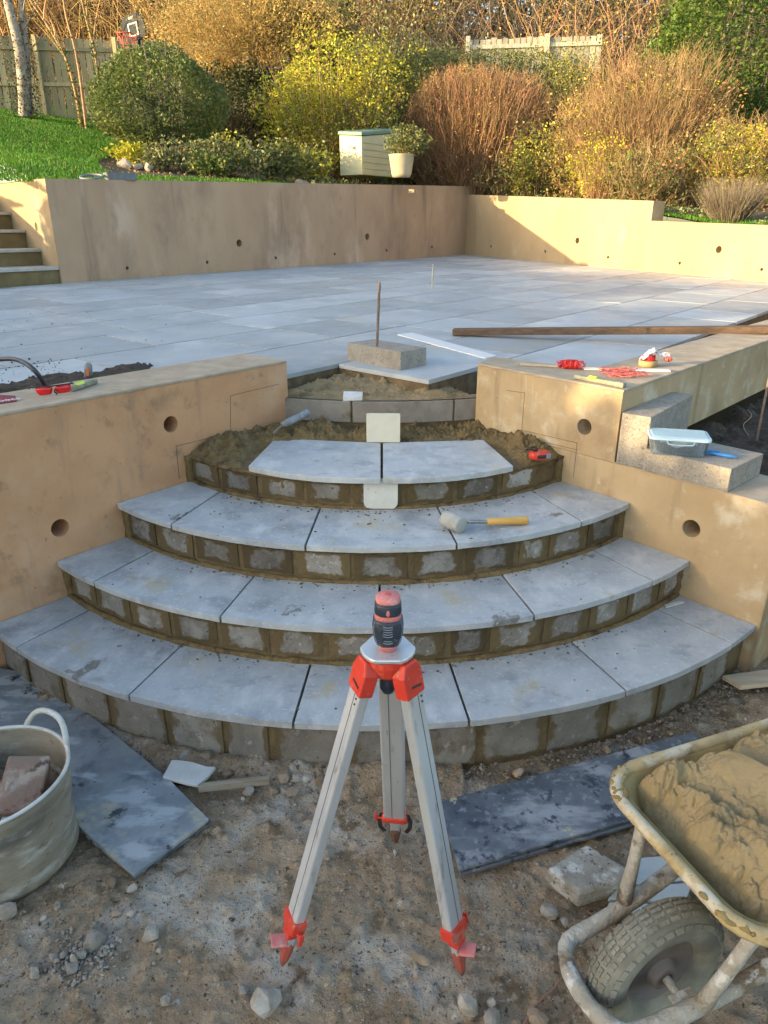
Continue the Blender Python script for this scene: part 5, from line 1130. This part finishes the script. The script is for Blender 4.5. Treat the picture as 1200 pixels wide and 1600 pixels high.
def lumpy(n, rg, rad, lump=.22, shell=.55, freq=2.2, seed=0, flat=-.9, box=2.):
    """points in a clumped ellipsoid crown; most of them near its uneven surface"""
    d = rg.normal(0, 1, (n, 3)); d /= np.linalg.norm(d, axis=1)[:, None]; d = d[d[:, 2] > flat]
    a = np.arctan2(d[:, 1], d[:, 0]); e = d[:, 2]
    ck = rg.normal(0, 1, (18, 3)); ck[:, 2] = np.abs(ck[:, 2]); ck /= np.linalg.norm(ck, axis=1)[:, None]; lob = np.exp((d @ ck.T - 1) / .045).max(1)
    f = .90 + lump * 1.3 * lob + lump * (fbm(a * freq + 9, e * freq * 1.5 + 5, 3, seed) * 1.6) + .10 * fbm(a * 9, e * 9, 2, seed + 5)
    r = f * (1 - shell * rg.uniform(0, 1, len(d)) ** 2.2); return d / (np.abs(d) ** box).sum(1)[:, None] ** (1 / box) * r[:, None] * np.array(rad), d
def gp(px, D):
    z = 3.
    for _ in range(6):
        x = (px - 600) / FPX * (D * math.cos(PITCH) + (CAMH - z) * math.sin(PITCH)); z = float(terr(x, D))
    return np.array([x, D, z])
def zof(py, D): return float(PY(600, py, D)[2])
def wof(wpx, D): return wpx / FPX * (D * math.cos(PITCH))
def stems(base, n, h, spread, r0, rg, curve=.25, K_=6, top=None):
    a = rg.uniform(0, 6.28, n); s = spread * np.sqrt(rg.uniform(0, 1, n)); t = np.linspace(0, 1, K_)
    b = np.stack([np.cos(a) * s * .35, np.sin(a) * s * .35, 0 * a], -1); hh = h * rg.uniform(.55, 1.02, n)
    e = np.stack([np.cos(a) * s, np.sin(a) * s, hh], -1)
    P = b[:, None] + (e - b)[:, None] * t[None, :, None]; P[:, :, 2] = hh[:, None] * t[None] ** .9
    P[:, 1:, :2] += np.cumsum(rg.normal(0, curve * h / K_ * .28, (n, K_ - 1, 2)), 1)
    rad = r0 * rg.uniform(.6, 1.3, n)[:, None] * (1 - .75 * t)[None]; return P + base, rad
def shrub(name, label, px, D, wpx, ytop, m, n, size, seed, stemm=None, ns=0, depth=None, ybase=None, lump=.22, shell=.55, asp=.55, r0=.008, group=None, cat='shrub', twigfill=False, core=True, curve=.25, mixm=None, mixn=0, flat=-.9, box=2.4, tw=0, gz=None, push=True):
    rg = np.random.default_rng(seed); g = gp(px, D); 
    while gz is None and push and D < 19 and float(tdist(g[0], g[1])) < .40 + wof(wpx, D) * .22: D += .15; g = gp(px, D)
    g[2] = g[2] if gz is None else gz; zt_ = zof(ytop, D); zb_ = g[2] if ybase is None else max(g[2], zof(ybase, D)); hx = wof(wpx, D) / 2; hz = (zt_ - zb_) / 2; hy = depth or hx * .8
    o = thing(name, label, cat, tuple(g), 0, group); c = np.array([g[0], g[1], (zt_ + zb_) / 2])
    if n:
        P, Nn = lumpy(n, rg, (hx, hy, hz), lump, shell, seed=seed, flat=flat, box=box); P = P + c; P[:, 2] = np.maximum(P[:, 2], g[2] + .01)
        np_mesh('foliage', *leafcloud(P, size, rg, asp, Nn=Nn), m, o)
    if mixn:
        P, Nn = lumpy(mixn, rg, (hx * 1.02, hy * 1.02, hz * 1.02), lump, shell * .7, seed=seed + 3, box=box); kk = vn(P[:, 0] * 3 + 50, P[:, 2] * 3 + 50, seed) > .5; P = P[kk] + c; P[:, 2] = np.maximum(P[:, 2], g[2] + .01)
        np_mesh('foliage', *leafcloud(P, size, rg, asp), mixm, o)
    if ns:
        P, rd_ = stems(np.array([g[0], g[1], g[2] - .02]), ns, zt_ - g[2], hx * 1.0, r0, rg, curve)
        V, F = tubes_np(P, rd_); np_mesh('stems', V, F, stemm or TWIG_B, o)
    if tw:      # fine side twigs all through the crown, rising and crossing
        P, Nn = lumpy(tw, rg, (hx, hy, hz), lump, .75, seed=seed, box=box); P = P + c; P[:, 2] = np.maximum(P[:, 2], g[2]); k_ = len(P)
        dr = Nn * np.array([.6, .6, .35]) + rg.normal(0, .35, (k_, 3)) + np.array([0, 0, .75]); dr /= np.linalg.norm(dr, axis=1)[:, None]; t = np.linspace(0, 1, 4); L_ = rg.uniform(.10, .34, k_)
        pa_ = P[:, None] + dr[:, None] * ((t[None, :, None] - .6) * L_[:, None, None]); pa_[:, 1:] += np.cumsum(rg.normal(0, .022, (k_, 3, 3)), 1)
        np_mesh('twigs', *tubes_np(pa_, .0052 * (1 - .65 * t)[None] * rg.uniform(.6, 1.3, (k_, 1))), stemm or TWIG_B, o)
    return o
# the round clipped bush and the planting left of the box
shrub('round_bush', 'large clipped round green bush at the edge of the lawn', 255, 14.0, 182, 78, L_BOX, 26000, .060, 1, BARK, 14, depth=1.05, ybase=262, lump=.16, shell=.35, r0=.03, flat=-.8)
shrub('dark_gap_leaves', 'dark leaf mass standing for the shadowed gap between the round bush and the yellow shrub', 385, 16.8, 150, 105, L_DARK, 12000, .075, 2, BARK, 10, r0=.03)  # dark leaf colour stands for the shade inside the gap
shrub('yellow_shrub', 'bright yellow leafed shrub left of the cream storage box', 512, 15.4, 190, 82, L_YEL, 15000, .062, 3, TWIG_G, 150, depth=1.0, lump=.3, shell=.75, mixm=L_OLIVE, mixn=5000, r0=.010)
shrub('yellow_green_shrub', 'olive green shrub rising behind the cream storage box', 600, 16.3, 110, 70, L_OLIVE, 8000, .065, 4, TWIG_B, 60, lump=.3, shell=.8, mixm=L_YEL, mixn=3500)
border = [(208, 12.9, 46, 228, L_YEL, 'yellow orange low plant at the left end of the flower border'), (250, 12.7, 50, 232, L_GREY, 'grey green low plant second from the left in the border'), (300, 12.8, 70, 222, L_GREY, 'grey green spreading plant in the middle left of the border'),
          (352, 13.1, 66, 214, L_OLIVE, 'olive low plant below the dark gap in the border'), (398, 13.0, 60, 224, L_GREY, 'pale leafed plant with dry stalks right of the dark gap'), (440, 13.2, 56, 226, L_OLIVE, 'low olive plant at the foot of the yellow shrub'), (484, 13.5, 60, 232, L_GREY, 'grey leafed plant just left of the storage box'),
          (330, 12.6, 50, 245, L_IVY, 'low bright green plant by the grass strip')]
for i, (px, D, wp_, yt, m_, lab) in enumerate(border):
    shrub('border_plant', lab, px, D, wp_, yt, m_, 900, .07, 40 + i, TWIG_P, 26 if i % 2 else 10, lump=.5, shell=.95, r0=.006, mixm=L_YEL if i % 3 == 0 else L_OLIVE, mixn=500, group='low plants in the flower border', cat='plant')
for i, (px, D, s_, lab) in enumerate(((196, 12.35, .13, 'pale edging stone left of the border'), (216, 12.3, .09, 'small edging stone second from the left'), (232, 12.3, .12, 'grey edging stone third from the left'), (470, 13.1, .12, 'edging stone at the foot of the yellow shrub'), (573, 13.25, .10, 'flat brick like stone under the front of the storage box'))):
    g = gp(px, D); blob('edging_stone', (g[0], g[1], g[2] + s_ * .3), (s_, s_ * .7, s_ * .6), STONE, 300 + i, rz=i, label=lab, cat='stone', group='edging stones of the border')
# golden feathery tree: trunk, limbs and hanging sprays
def tree(name, label, px, D, wpx, ytop, ybot, m, n, size, seed, bark=BARK, asp=.3, lump=.35, shell=.9, twigs=0, twm=None, trunk_r=.07, lean=0., depth=None, group=None, cat='tree'):
    rg = np.random.default_rng(seed); g = gp(px, D); zt_, zb_ = zof(ytop, D), zof(ybot, D); o = thing(name, label, cat, tuple(g), 0, group); c = np.array([g[0] + lean, g[1], (zt_ + zb_) / 2]); rad = (wof(wpx, D) / 2, depth or wof(wpx, D) / 2.6, (zt_ - zb_) / 2)
    mb = MB(); top = Vector((c[0], c[1], zt_ - .3)); b_ = Vector((g[0], g[1], g[2] - .1)); mid_ = b_.lerp(top, .5) + Vector((random.uniform(-.1, .1), 0, 0))
    mb.tube(smooth_path([b_, mid_, top]), list(np.linspace(trunk_r, trunk_r * .25, len(smooth_path([b_, mid_, top])))), 8)
    for i in range(9):
        t = random.uniform(.3, .85); s_ = b_.lerp(top, t); a = random.uniform(0, 6.28); e = Vector((c[0] + rad[0] * .8 * math.cos(a), c[1] + rad[1] * .8 * math.sin(a), zb_ + (zt_ - zb_) * random.uniform(.3, .95)))
        pth = smooth_path([s_, s_.lerp(e, .5) + Vector((0, 0, .15)), e]); mb.tube(pth, list(np.linspace(trunk_r * .4, .008, len(pth))), 5)
    obj('trunk', mb, bark, o, True)
    if n:
        P, Nn = lumpy(n, rg, rad, lump, shell, seed=seed); np_mesh('crown', *leafcloud(P + c, size, rg, asp, Nn=Nn), m, o)
    if twigs:
        P, Nn = lumpy(twigs, rg, np.array(rad) * .95, lump, .9, seed=seed + 1); P = P + c; dr = (P - np.array([c[0], c[1], zb_ - .5])); dr /= np.linalg.norm(dr, axis=1)[:, None]; t = np.linspace(0, 1, 5); L_ = rg.uniform(.25, .6, len(P))
        pa_ = P[:, None] + (dr[:, None] + rg.normal(0, .18, (len(P), 5, 3))) * (t[None, :, None] * L_[:, None, None]); np_mesh('twigs', *tubes_np(pa_, .006 * (1 - .7 * t)[None] * np.ones((len(P), 1))), twm or TWIG_G, o)
    return o
tree('golden_tree', 'feathery golden brown tree hanging over the yellow shrub', 405, 17.0, 270, -25, 138, L_GOLD, 34000, .085, 11, asp=.22, twigs=900, twm=TWIG_G, trunk_r=.06)
tree('dark_conifer', 'narrow dark evergreen column behind the golden tree', 530, 20.5, 60, -40, 150, L_DARK, 5000, .10, 12, asp=.4)
tree('olive_tree', 'olive green leafy tree mixed into the right side of the golden tree', 478, 17.0, 110, -10, 95, L_OLIVE, 7000, .08, 13, asp=.4)
# right of the box
shrub('green_hedge_shrub', 'wide grey green shrub arching over the rust coloured one', 745, 17.2, 310, 78, L_OLIVE, 30000, .060, 14, TWIG_B, 60, depth=1.0, lump=.06, shell=.40, box=5, mixm=L_GREY, mixn=18000)
shrub('rust_stem_shrub', 'dense rust red twiggy shrub right of the storage box', 738, 15.6, 215, 106, L_RUST, 3600, .035, 15, TWIG_R, 260, depth=.9, lump=.10, shell=.8, r0=.008, curve=.6, box=3, tw=12000, mixm=L_GOLD, mixn=9000, push=False)
for i, (px, D, w_, yt, m_, n_, mm, lab) in enumerate(((670, 17.6, 120, 96, L_OLIVE, 5000, L_GREY, 'grey green bush rising behind the left side of the rust coloured shrub'), (880, 16.0, 130, 100, L_OLIVE, 7000, L_YEL, 'leafy bush filling the gap between the two big twiggy shrubs'),
        (905, 14.0, 110, 170, L_GOLD, 3800, L_OLIVE, 'tan leafed bush leaning on the left of the tall twiggy shrub'), (1065, 13.4, 120, 150, L_RUST, 3000, L_OLIVE, 'reddish bush on the right of the tall twiggy shrub'),
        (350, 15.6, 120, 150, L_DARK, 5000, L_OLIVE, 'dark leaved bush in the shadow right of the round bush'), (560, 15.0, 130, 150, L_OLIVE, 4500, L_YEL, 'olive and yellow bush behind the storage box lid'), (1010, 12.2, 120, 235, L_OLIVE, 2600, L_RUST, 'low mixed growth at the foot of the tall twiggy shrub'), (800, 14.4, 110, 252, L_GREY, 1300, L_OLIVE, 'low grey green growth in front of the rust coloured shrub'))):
    shrub('shrub', lab, px, D, w_, yt, m_, n_, .055, 140 + i, TWIG_B, 30, mixm=mm, mixn=n_ // 2, lump=.4, shell=.85, box=2.6, tw=900)
shrub('leafy_shrub', 'green leafy growth at the foot of the rust coloured shrub, right side', 840, 14.4, 110, 205, L_OLIVE, 3000, .055, 28, TWIG_B, 30, mixm=L_YEL, mixn=1500, lump=.4, shell=.8)
shrub('mixed_shrub', 'green and yellow shrub between the two twiggy bushes', 868, 15.6, 110, 150, L_OLIVE, 5500, .055, 16, TWIG_B, 80, mixm=L_YEL, mixn=3000, lump=.3, shell=.7, tw=2500)
shrub('twiggy_shrub', 'tall brown twiggy shrub with scattered yellow leaves in front of the ivy', 988, 13.6, 215, 92, L_RUST, 3600, .035, 17, TWIG_B, 420, depth=.9, mixm=L_YEL, mixn=4200, lump=.2, shell=.9, r0=.0065, curve=.6, box=2.8, tw=8500)
shrub('yellow_leaf_shrub', 'small yellow green shrub at the foot of the tall twiggy one', 930, 12.9, 90, 215, L_YEL, 1900, .045, 18, TWIG_R, 160, lump=.3, shell=.8, r0=.005)
shrub('ivy_mass', 'big glossy green ivy mass filling the top right corner', 1160, 15.4, 300, -60, L_IVY, 42000, .08, 19, BARK, 20, depth=1.3, lump=.16, shell=.3, r0=.02, box=3.5)
shrub('ivy_mass', 'dark ivy bank between the tall twiggy shrub and the flowering shrub', 1095, 15.0, 130, 130, L_IVY, 9000, .075, 27, BARK, 12, lump=.3, shell=.4, r0=.02)
shrub('ivy_mass', 'lower ivy covered hump left of the big ivy mass', 1035, 17.5, 120, 34, L_IVY, 7000, .075, 20, BARK, 12, lump=.25, shell=.4, r0=.02)
shrub('flowering_shrub', 'yellow green shrub with pale specks at the right edge above the dry lavender', 1165, 12.1, 170, 190, L_YEL, 5200, .045, 22, TWIG_B, 60, mixm=L_OLIVE, mixn=7500, lump=.25, shell=.7, r0=.005, tw=1500, box=3)
shrub('lavender', 'dry grey twiggy lavender bush near the step in the yellow wall', 1138, 10.4, 120, 272, TWIG_P, 0, .03, 23, TWIG_P, 900, r0=.0035, curve=.4, cat='plant')
# ground cover along the foot of the shrubs and on the earth
n = 26000; x = rng.uniform(-3.5, 6.5, n * 2); y = rng.uniform(8, 17, n * 2); t_ = tdist(x, y); k_ = (t_ > .25) & (t_ < 4.5) & (vn(x * 1.6, y * 1.6, 88) + rng.uniform(-.3, .3, n * 2) > .5) & (x > -1.2); x, y = x[k_][:n], y[k_][:n]
P = np.stack([x, y, terr(x, y) + rng.uniform(.0, .13, len(x))], -1); tag(np_mesh('ground_cover', *leafcloud(P, .05, rng), L_GREY), kind='stuff')
n = 5000; x = rng.uniform(-9, 6, n * 2); y = rng.uniform(9, 18, n * 2); k_ = (tdist(x, y) > .3); x, y = x[k_][:n], y[k_][:n]
P = np.stack([x, y, terr(x, y) + .012], -1); tag(np_mesh('fallen_leaves', *leafcloud(P, .045, rng), L_RUST), kind='stuff')
# the thicket that closes the view: brambles and bare branches with dark leaf behind
for lab, xs_, D0, D1, m_, n_, seed, y0, y1 in (('thicket_stems', (-14, 0), 23, 26, TWIG_G, 3600, 31, 85, -70), ('thicket_stems', (-1, 14), 21, 25, TWIG_P, 3600, 32, 120, -60), ('thicket_stems', (3, 7.5), 19.5, 21, TWIG_R, 260, 33, 60, -40)):
    rg = np.random.default_rng(seed); x = rg.uniform(*xs_, n_); y = rg.uniform(D0, D1, n_); z = terr(x, y); h = np.array([zof(y1, D) for D in (D0, D1)]).mean() - z; h = h * rg.uniform(.35, 1, n_)
    t = np.linspace(0, 1, 9); dx = rg.normal(0, 2.0, n_); P = np.stack([x[:, None] + dx[:, None] * t[None] ** 1.6, y[:, None] + rg.normal(0, .3, n_)[:, None] * t, z[:, None] + h[:, None] * np.sin(t * rg.uniform(1.2, 2.1, n_)[:, None]) / 1.0], -1)
    P[:, 1:] += np.cumsum(rg.normal(0, .13, (n_, 8, 3)), 1); rad = (.013 * rg.uniform(.4, 1.6, n_) ** 1.5)[:, None] * (1 - .6 * t)[None]
    tag(np_mesh(lab, *tubes_np(P, rad), m_), kind='stuff')
def leafwall(name, x0, x1, D0, D1, ztop, m, n, size, seed, thr=.0, zlo=None):
    rg = np.random.default_rng(seed); x = rg.uniform(x0, x1, n); y = rg.uniform(D0, D1, n); z0 = terr(x, y); zt_ = ztop + 1.2 * fbm(x * .5, y * .0 + 3, 3, seed); z = z0 + (zt_ - z0) * rg.uniform(0, 1, n) ** .8
    k_ = vn(x * 1.1, z * 1.1, seed + 2) > thr; P = np.stack([x, y, z], -1)[k_]; return tag(np_mesh(name, *leafcloud(P, size, rg, .6), m), kind='stuff')
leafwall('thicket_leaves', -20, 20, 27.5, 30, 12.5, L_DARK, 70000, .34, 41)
leafwall('thicket_leaves', -15, 1, 22.5, 26, 9.5, L_GOLD, 26000, .09, 42, .38)
leafwall('thicket_leaves', -2, 14, 20.5, 25, 9.0, L_OLIVE, 26000, .10, 43, .40)
leafwall('thicket_leaves', -2, 9, 19.6, 24, 9.0, L_GOLD, 26000, .08, 46, .40)
leafwall('understorey_leaves', -4.5, 9, 18.2, 19.6, 4.6, L_DARK, 22000, .13, 47)
leafwall('understorey_leaves', 3.2, 8.5, 15.8, 16.8, 4.3, L_OLIVE, 7000, .08, 48, .2)
leafwall('thicket_leaves', -3, 3, 20, 21, 5.9, L_GREY, 6000, .08, 44, .3)
# fences
def fence(px0, px1, D0, D1, ytop0, ytop1, hgt, m, label, seed, bwid=.15, postm=None, gaps=True):
    g0, g1 = gp(px0, D0), gp(px1, D1); L_ = float(np.linalg.norm((g1 - g0)[:2])); u = (g1 - g0)[:2] / L_; f = thing('fence', label, 'fence', tuple(g0)); nb = int(L_ / bwid); rd = random.Random(seed)
    zt0, zt1 = zof(ytop0, D0), zof(ytop1, D1); ang_ = math.atan2(u[1], u[0])
    src = obj('board', MB().box((0, 0, 0), (bwid * .88, .018, 1.)), m, f, local=True)
    for i in range(nb):
        o = src if i == 0 else src.copy()
        if i: col.objects.link(o); o.parent = f
        t = (i + .5) / nb; p = g0[:2] + (g1 - g0)[:2] * t; zt_ = zt0 + (zt1 - zt0) * t + rd.uniform(-.02, .02); h = hgt
        o.location = (p[0] - g0[0], p[1] - g0[1] + rd.uniform(-.008, .008), zt_ - h / 2 - g0[2]); o.scale = (1, 1, h); o.rotation_euler = (rd.uniform(-.01, .01), rd.uniform(-.02, .02), ang_ + rd.uniform(-.03, .03))
    for t in np.arange(0, 1.001, 1.8 / L_):
        p = g0[:2] + (g1 - g0)[:2] * t; zt_ = zt0 + (zt1 - zt0) * t + .05; obj('post', MB().box((p[0] - u[1] * -.05, p[1] - u[0] * .06, zt_ - (hgt + .1) / 2), (.09, .09, hgt + .1)), postm or m, f)
    for k_ in (.12, .52, .9):
        a = Vector((g0[0] + u[1] * .02, g0[1] - u[0] * .03, zt0 - hgt * k_)); b_ = Vector((g1[0] + u[1] * .02, g1[1] - u[0] * .03, zt1 - hgt * k_)); obj('rail', MB().bar(a, b_, .035, .08), m, f)
    return f
fence(-60, 285, 19.0, 21.0, 54, 66, 1.85, FENCE, 'weathered board fence with posts at the top left behind the lawn', 5)
fence(290, 620, 21.5, 22.5, 68, 66, 1.8, FENCE_W, 'sunlit pale board fence behind the hoop and the golden tree', 6)
fence(722, 917, 18.9, 18.9, 62, 55, 1.3, FENCE_W, 'pale board fence top showing above the grey green shrub', 7, bwid=.13)
# trunks at the top left
def trunk_tree(label, pts, r0, m, seed, ivy=0):
    g = gp(*pts[0]); o = thing('tree', label, 'tree', tuple(g)); P_ = [Vector((g[0], g[1], g[2] - .1))] + [V3(PY(x, y, g[1] + dy)) for x, y, dy in pts[1:]]; P_ = smooth_path(P_)
    obj('trunk', MB().tube(P_, list(np.linspace(r0, r0 * .5, len(P_))), 10), m, o, True)
    rg = np.random.default_rng(seed)
    if ivy:
        PP_ = np.array([list(P_[min(len(P_) - 1, int(abs(rg.normal(0, .33)) * len(P_)))]) for _ in range(ivy)]) + rg.normal(0, r0 * 1.3, (ivy, 3)) * np.array([1, 1, 1.6]); PP_[:, 2] = np.maximum(PP_[:, 2], g[2]); np_mesh('ivy', *leafcloud(PP_, .06, rg), L_IVY if seed % 2 else L_DARK, o)
    b = MB()
    for i in range(7):
        s_ = P_[int(len(P_) * random.uniform(.4, .95))]; e = s_ + Vector((random.uniform(-.7, .7), random.uniform(-.3, .3), random.uniform(.4, 1.2))); pth = smooth_path([s_, s_.lerp(e, .5) + Vector((random.uniform(-.1, .1), 0, 0)), e]); b.tube(pth, list(np.linspace(.02, .006, len(pth))), 4)
    obj('branches', b, m, o, True)
    return o
trunk_tree('pale birch trunk leaning left with ivy round its foot at the top left', [(38, 18.2), (34, 90, 0), (14, 10, .1), (-2, -60, .2)], .14, BIRCH, 2, 1600)
trunk_tree('slender pale trunk just right of the leaning birch', [(44, 18.4), (42, 90, 0), (33, 10, 0), (34, -60, 0)], .10, BIRCH, 4, 700)
trunk_tree('thin ivy clad stem bending in front of the weathered fence', [(128, 18.0), (112, 110, 0), (85, 55, .1), (40, -10, .1)], .035, TWIG_G, 5, 700)
trunk_tree('thin bare stem right of the ivy clad one', [(135, 17.9), (120, 80, 0), (100, 20, 0), (96, -50, 0)], .028, TWIG_G, 6, 60)
trunk_tree('ivy wrapped stem near the basketball hoop', [(158, 18.6), (152, 90, 0), (134, 30, 0), (120, -40, 0)], .035, TWIG_G, 7, 900)
# basketball hoop
D = 18.6; g = gp(224, D); hp = thing('basketball_hoop', 'grey basketball backboard with red hoop on a pole behind the round bush', 'basketball hoop', tuple(g))
pt_ = V3(PY(217, 50, D)); obj('pole', MB().cyl(g + np.array([0, 0, -.05]), pt_, .03, None, 10), mat('dark_pole', (.06, .06, .06), None, bump=0), hp)
bc = V3(PY(208, 42, D - .12)); bbM = Matrix.Translation(bc) @ Matrix.Rotation(R(-24), 4, 'Z') @ Matrix.Rotation(R(-8), 4, 'Y')
prf = [(-.28, -.26), (.28, -.26), (.33, -.05), (.30, .14), (.18, .24), (-.18, .24), (-.30, .14), (-.33, -.05)]
V = [(x, -.015, z_) for x, z_ in prf] + [(x, .015, z_) for x, z_ in prf]; n_ = 8
bb = obj('backboard', MB().add(V, [tuple(range(n_)), tuple(range(2 * n_ - 1, n_ - 1, -1))] + [(i, n_ + i, n_ + (i + 1) % n_, (i + 1) % n_) for i in range(n_)], bbM), mat('dark_backboard', (.045, .055, .055), (.06, .07, .07), rough=.9, bump=0, spec=.1), hp)
fr_m = MB()
for c_, d_ in (((0, -.019, .06), (.26, .004, .025)), ((0, -.019, -.17), (.26, .004, .025)), ((-.12, -.019, -.055), (.025, .004, .21)), ((.12, -.019, -.055), (.025, .004, .21)), ((0, -.019, .17), (.14, .004, .04))): fr_m.box(c_, d_, bbM)
obj('target_square', fr_m, mat('white_paint', (.75, .75, .72), None, bump=0), bb)
rc = bbM @ Vector((0, -.26, -.20)); rr_ = [rc + Vector((.21 * math.cos(a), .21 * math.sin(a), 0)) for a in np.linspace(0, 6.28, 21)[:-1]]
obj('hoop', MB().tube(rr_, .012, 6, True), RED, hp, True)
nt_ = MB()
for i in range(12):
    a, a2 = i * math.pi / 6, (i + 1) * math.pi / 6
    for s_ in (0, 1):
        A1, A2 = (a, a2) if s_ else (a2, a); nt_.bar(rc + Vector((.21 * math.cos(A1), .21 * math.sin(A1), 0)), rc + Vector((.16 * math.cos(A2), .16 * math.sin(A2), -.20)), .008, .008); nt_.bar(rc + Vector((.16 * math.cos(A1), .16 * math.sin(A1), -.20)), rc + Vector((.12 * math.cos(A2), .12 * math.sin(A2), -.38)), .008, .008)
obj('net', nt_, mat('red_net', (.55, .18, .14), None, bump=0), hp)
# storage box, pot and bricks
gA = gp(566, 13.6); zA = float(PY(566, 273, 13.6)[2]); 
A0 = np.array([gA[0], gA[1]]); lfdir = np.array([-.80, .60]); lfdir /= np.linalg.norm(lfdir); rtdir = np.array([.60, .80]); rtdir /= np.linalg.norm(rtdir)
sb = thing('storage_box', 'cream plastic garden storage box with green lid among the shrubs', 'storage box', (A0[0], A0[1], zA))
def quad_prism(A, l, r, z0, z1, o=0.): 
    a = A - (lfdir + rtdir) * o; return MB().prism([tuple(a), tuple(a + rtdir * (r + 2 * o)), tuple(a + rtdir * (r + 2 * o) + lfdir * (l + 2 * o)), tuple(a + lfdir * (l + 2 * o))], z0, z1)
_lz = lambda x, y: .16 * max(0., y - A0[1]) + .01
obj('box_body', quad_prism(A0, .50, 1.15, zA, lambda x, y: zA + .585 + _lz(x, y)), BOXC, sb, bevel=.012)
obj('lid', quad_prism(A0, .50, 1.15, lambda x, y: zA + .59 + _lz(x, y), lambda x, y: zA + .65 + _lz(x, y), .02), BOXG, sb, bevel=.015)
for i in range(1, 6):
    z_ = zA + .10 * i; p_ = A0 - np.array([rtdir[1], -rtdir[0]]) * -.002; q0 = A0 + rtdir * .04; q1 = A0 + rtdir * 1.1; nn_ = np.array([rtdir[1], -rtdir[0]]) * .003
    obj('panel_groove', MB().bar((q0[0] + nn_[0], q0[1] + nn_[1], z_), (q1[0] + nn_[0], q1[1] + nn_[1], z_), .006, .010), mat('groove_shade', (.36, .34, .22), None, bump=0), sb)
hcc = A0 + lfdir * .22; hn = np.array([-lfdir[1], lfdir[0]]) * -1; hn = hn if hn @ (-hcc) > 0 else -hn
hcc2 = hcc + (hn / np.linalg.norm(hn)) * .004
obj('handle', MB().bar((hcc2[0] - lfdir[0] * .08, hcc2[1] - lfdir[1] * .08, zA + .44), (hcc2[0] + lfdir[0] * .08, hcc2[1] + lfdir[1] * .08, zA + .44), .02, .05), mat('grey_rib', (0, 0, 0)), sb, bevel=.003)
gB = gp(627, 13.3); gB[2] = float(PY(627, 277, 13.3)[2]); pot = thing('plant_pot', 'pale tapered bucket planter beside the storage box', 'planter', tuple(gB))
obj('bucket', MB().lathe([(.15, 0), (.17, .05), (.215, .33), (.225, .345), (.205, .345), (.19, .28)], 24), mat('pale_bucket', (.42, .38, .26), (.36, .32, .22), 6, 4, .6, .1, 30), pot, True, local=True)
obj('potting_soil', MB().lathe([(.001, .30), (.195, .29)], 20, None, False), SOIL, pot, local=True)
shrub('potted_plant', 'leafy grey green plant growing out of the bucket planter', 633, 13.32, 62, 200, L_OLIVE, 1500, .055, 61, TWIG_G, 26, gz=gB[2] + .30, lump=.3, shell=.85, cat='plant', r0=.004)
for i, (px, D, lab) in enumerate(((577, 13.55, 'broken brick propping the front corner of the storage box'), (645, 13.4, 'tan brick lying right of the bucket planter'))):
    g = gp(px, D); brick((g[0], g[1], g[2] + .035), (.22, .10, .065), (0, 0, .3 + i), mat('tan_brick', (.42, .32, .2), (.36, .26, .16), 12, 6, .9, .3, 50), lab, 'brick', 'brick')
# ------------------------------------------------------------------ unseen building and leaf screen added beyond the left edge to shade the yard
ga_ = thing('added_garage', 'unseen flat roofed brick building added beyond the left edge to shade the yard', 'added_garage', (-12, -4, 0))
HBR = mat('house_brick', (.26, .13, .09), (.20, .11, .08), 10, 6, .9, .3, 20)
HX0, HX1, HY0, HY1, HE = -15.0, -9.5, -14.0, 2.2, 2.42
obj('wall', MB().prism([(HX0, HY0), (HX1, HY0), (HX1, HY1), (HX0, HY1)], -.05, HE), HBR, ga_)
obj('roof', MB().prism([(HX0 - .15, HY0 - .15), (HX1 + .15, HY0 - .15), (HX1 + .15, HY1 + .15), (HX0 - .15, HY1 + .15)], HE, HE + .12), mat('roof_felt', (.06, .06, .065), None, rough=.9), ga_)
for y_ in (-8, -5, -2): w_ = obj('window', MB().box((HX1 + .02, y_, 1.5), (.06, 1.2, .9)), mat('white_paint', (0, 0, 0)), ga_); obj('pane', MB().box((HX1 + .055, y_, 1.5), (.02, 1.05, .75)), mat('window_glass', (.03, .04, .05), None, rough=.05, bump=0), w_)
def shade_hedge(name, label, pts, n, size, seed):
    rg = np.random.default_rng(seed); t = rg.uniform(0, 1, n) * (len(pts) - 1); i = np.minimum(t.astype(int), len(pts) - 2); f = (t - i)[:, None]; A = np.array(pts, float); Q = A[i] * (1 - f) + A[i + 1] * f
    zt = Q[:, 2] + .35 * fbm(Q[:, 1] * 1.6, Q[:, 0] * 0 + 2, 3, seed); z = rg.uniform(0, 1, n) ** .75 * zt; P = np.stack([Q[:, 0] + rg.normal(0, .35, n), Q[:, 1], z], -1)
    o = thing(name, label, 'shade_hedge', (float(A[0, 0]), float(A[0, 1]), 0)); np_mesh('foliage', *leafcloud(P, size, rg, .7), L_OLIVE, o)
    b = MB()
    for p in A: b.tube([(p[0], p[1], -.05), (p[0], p[1], p[2] * .8)], [.07, .03], 6)
    obj('stems', b, BARK, o)
shade_hedge('added_hedge', 'tall uneven leaf screen added out of sight beyond the left edge to shade the patio', [(-10.4, -4.5, 3.1), (-10.5, -1.6, 2.92), (-10.6, .3, 3.15), (-10.8, 2, 3.25), (-11, 4, 3.45), (-11, 6.2, 3.35)], 52000, .17, 71)  # unseen and added; its top heights are set to shape the shade edge
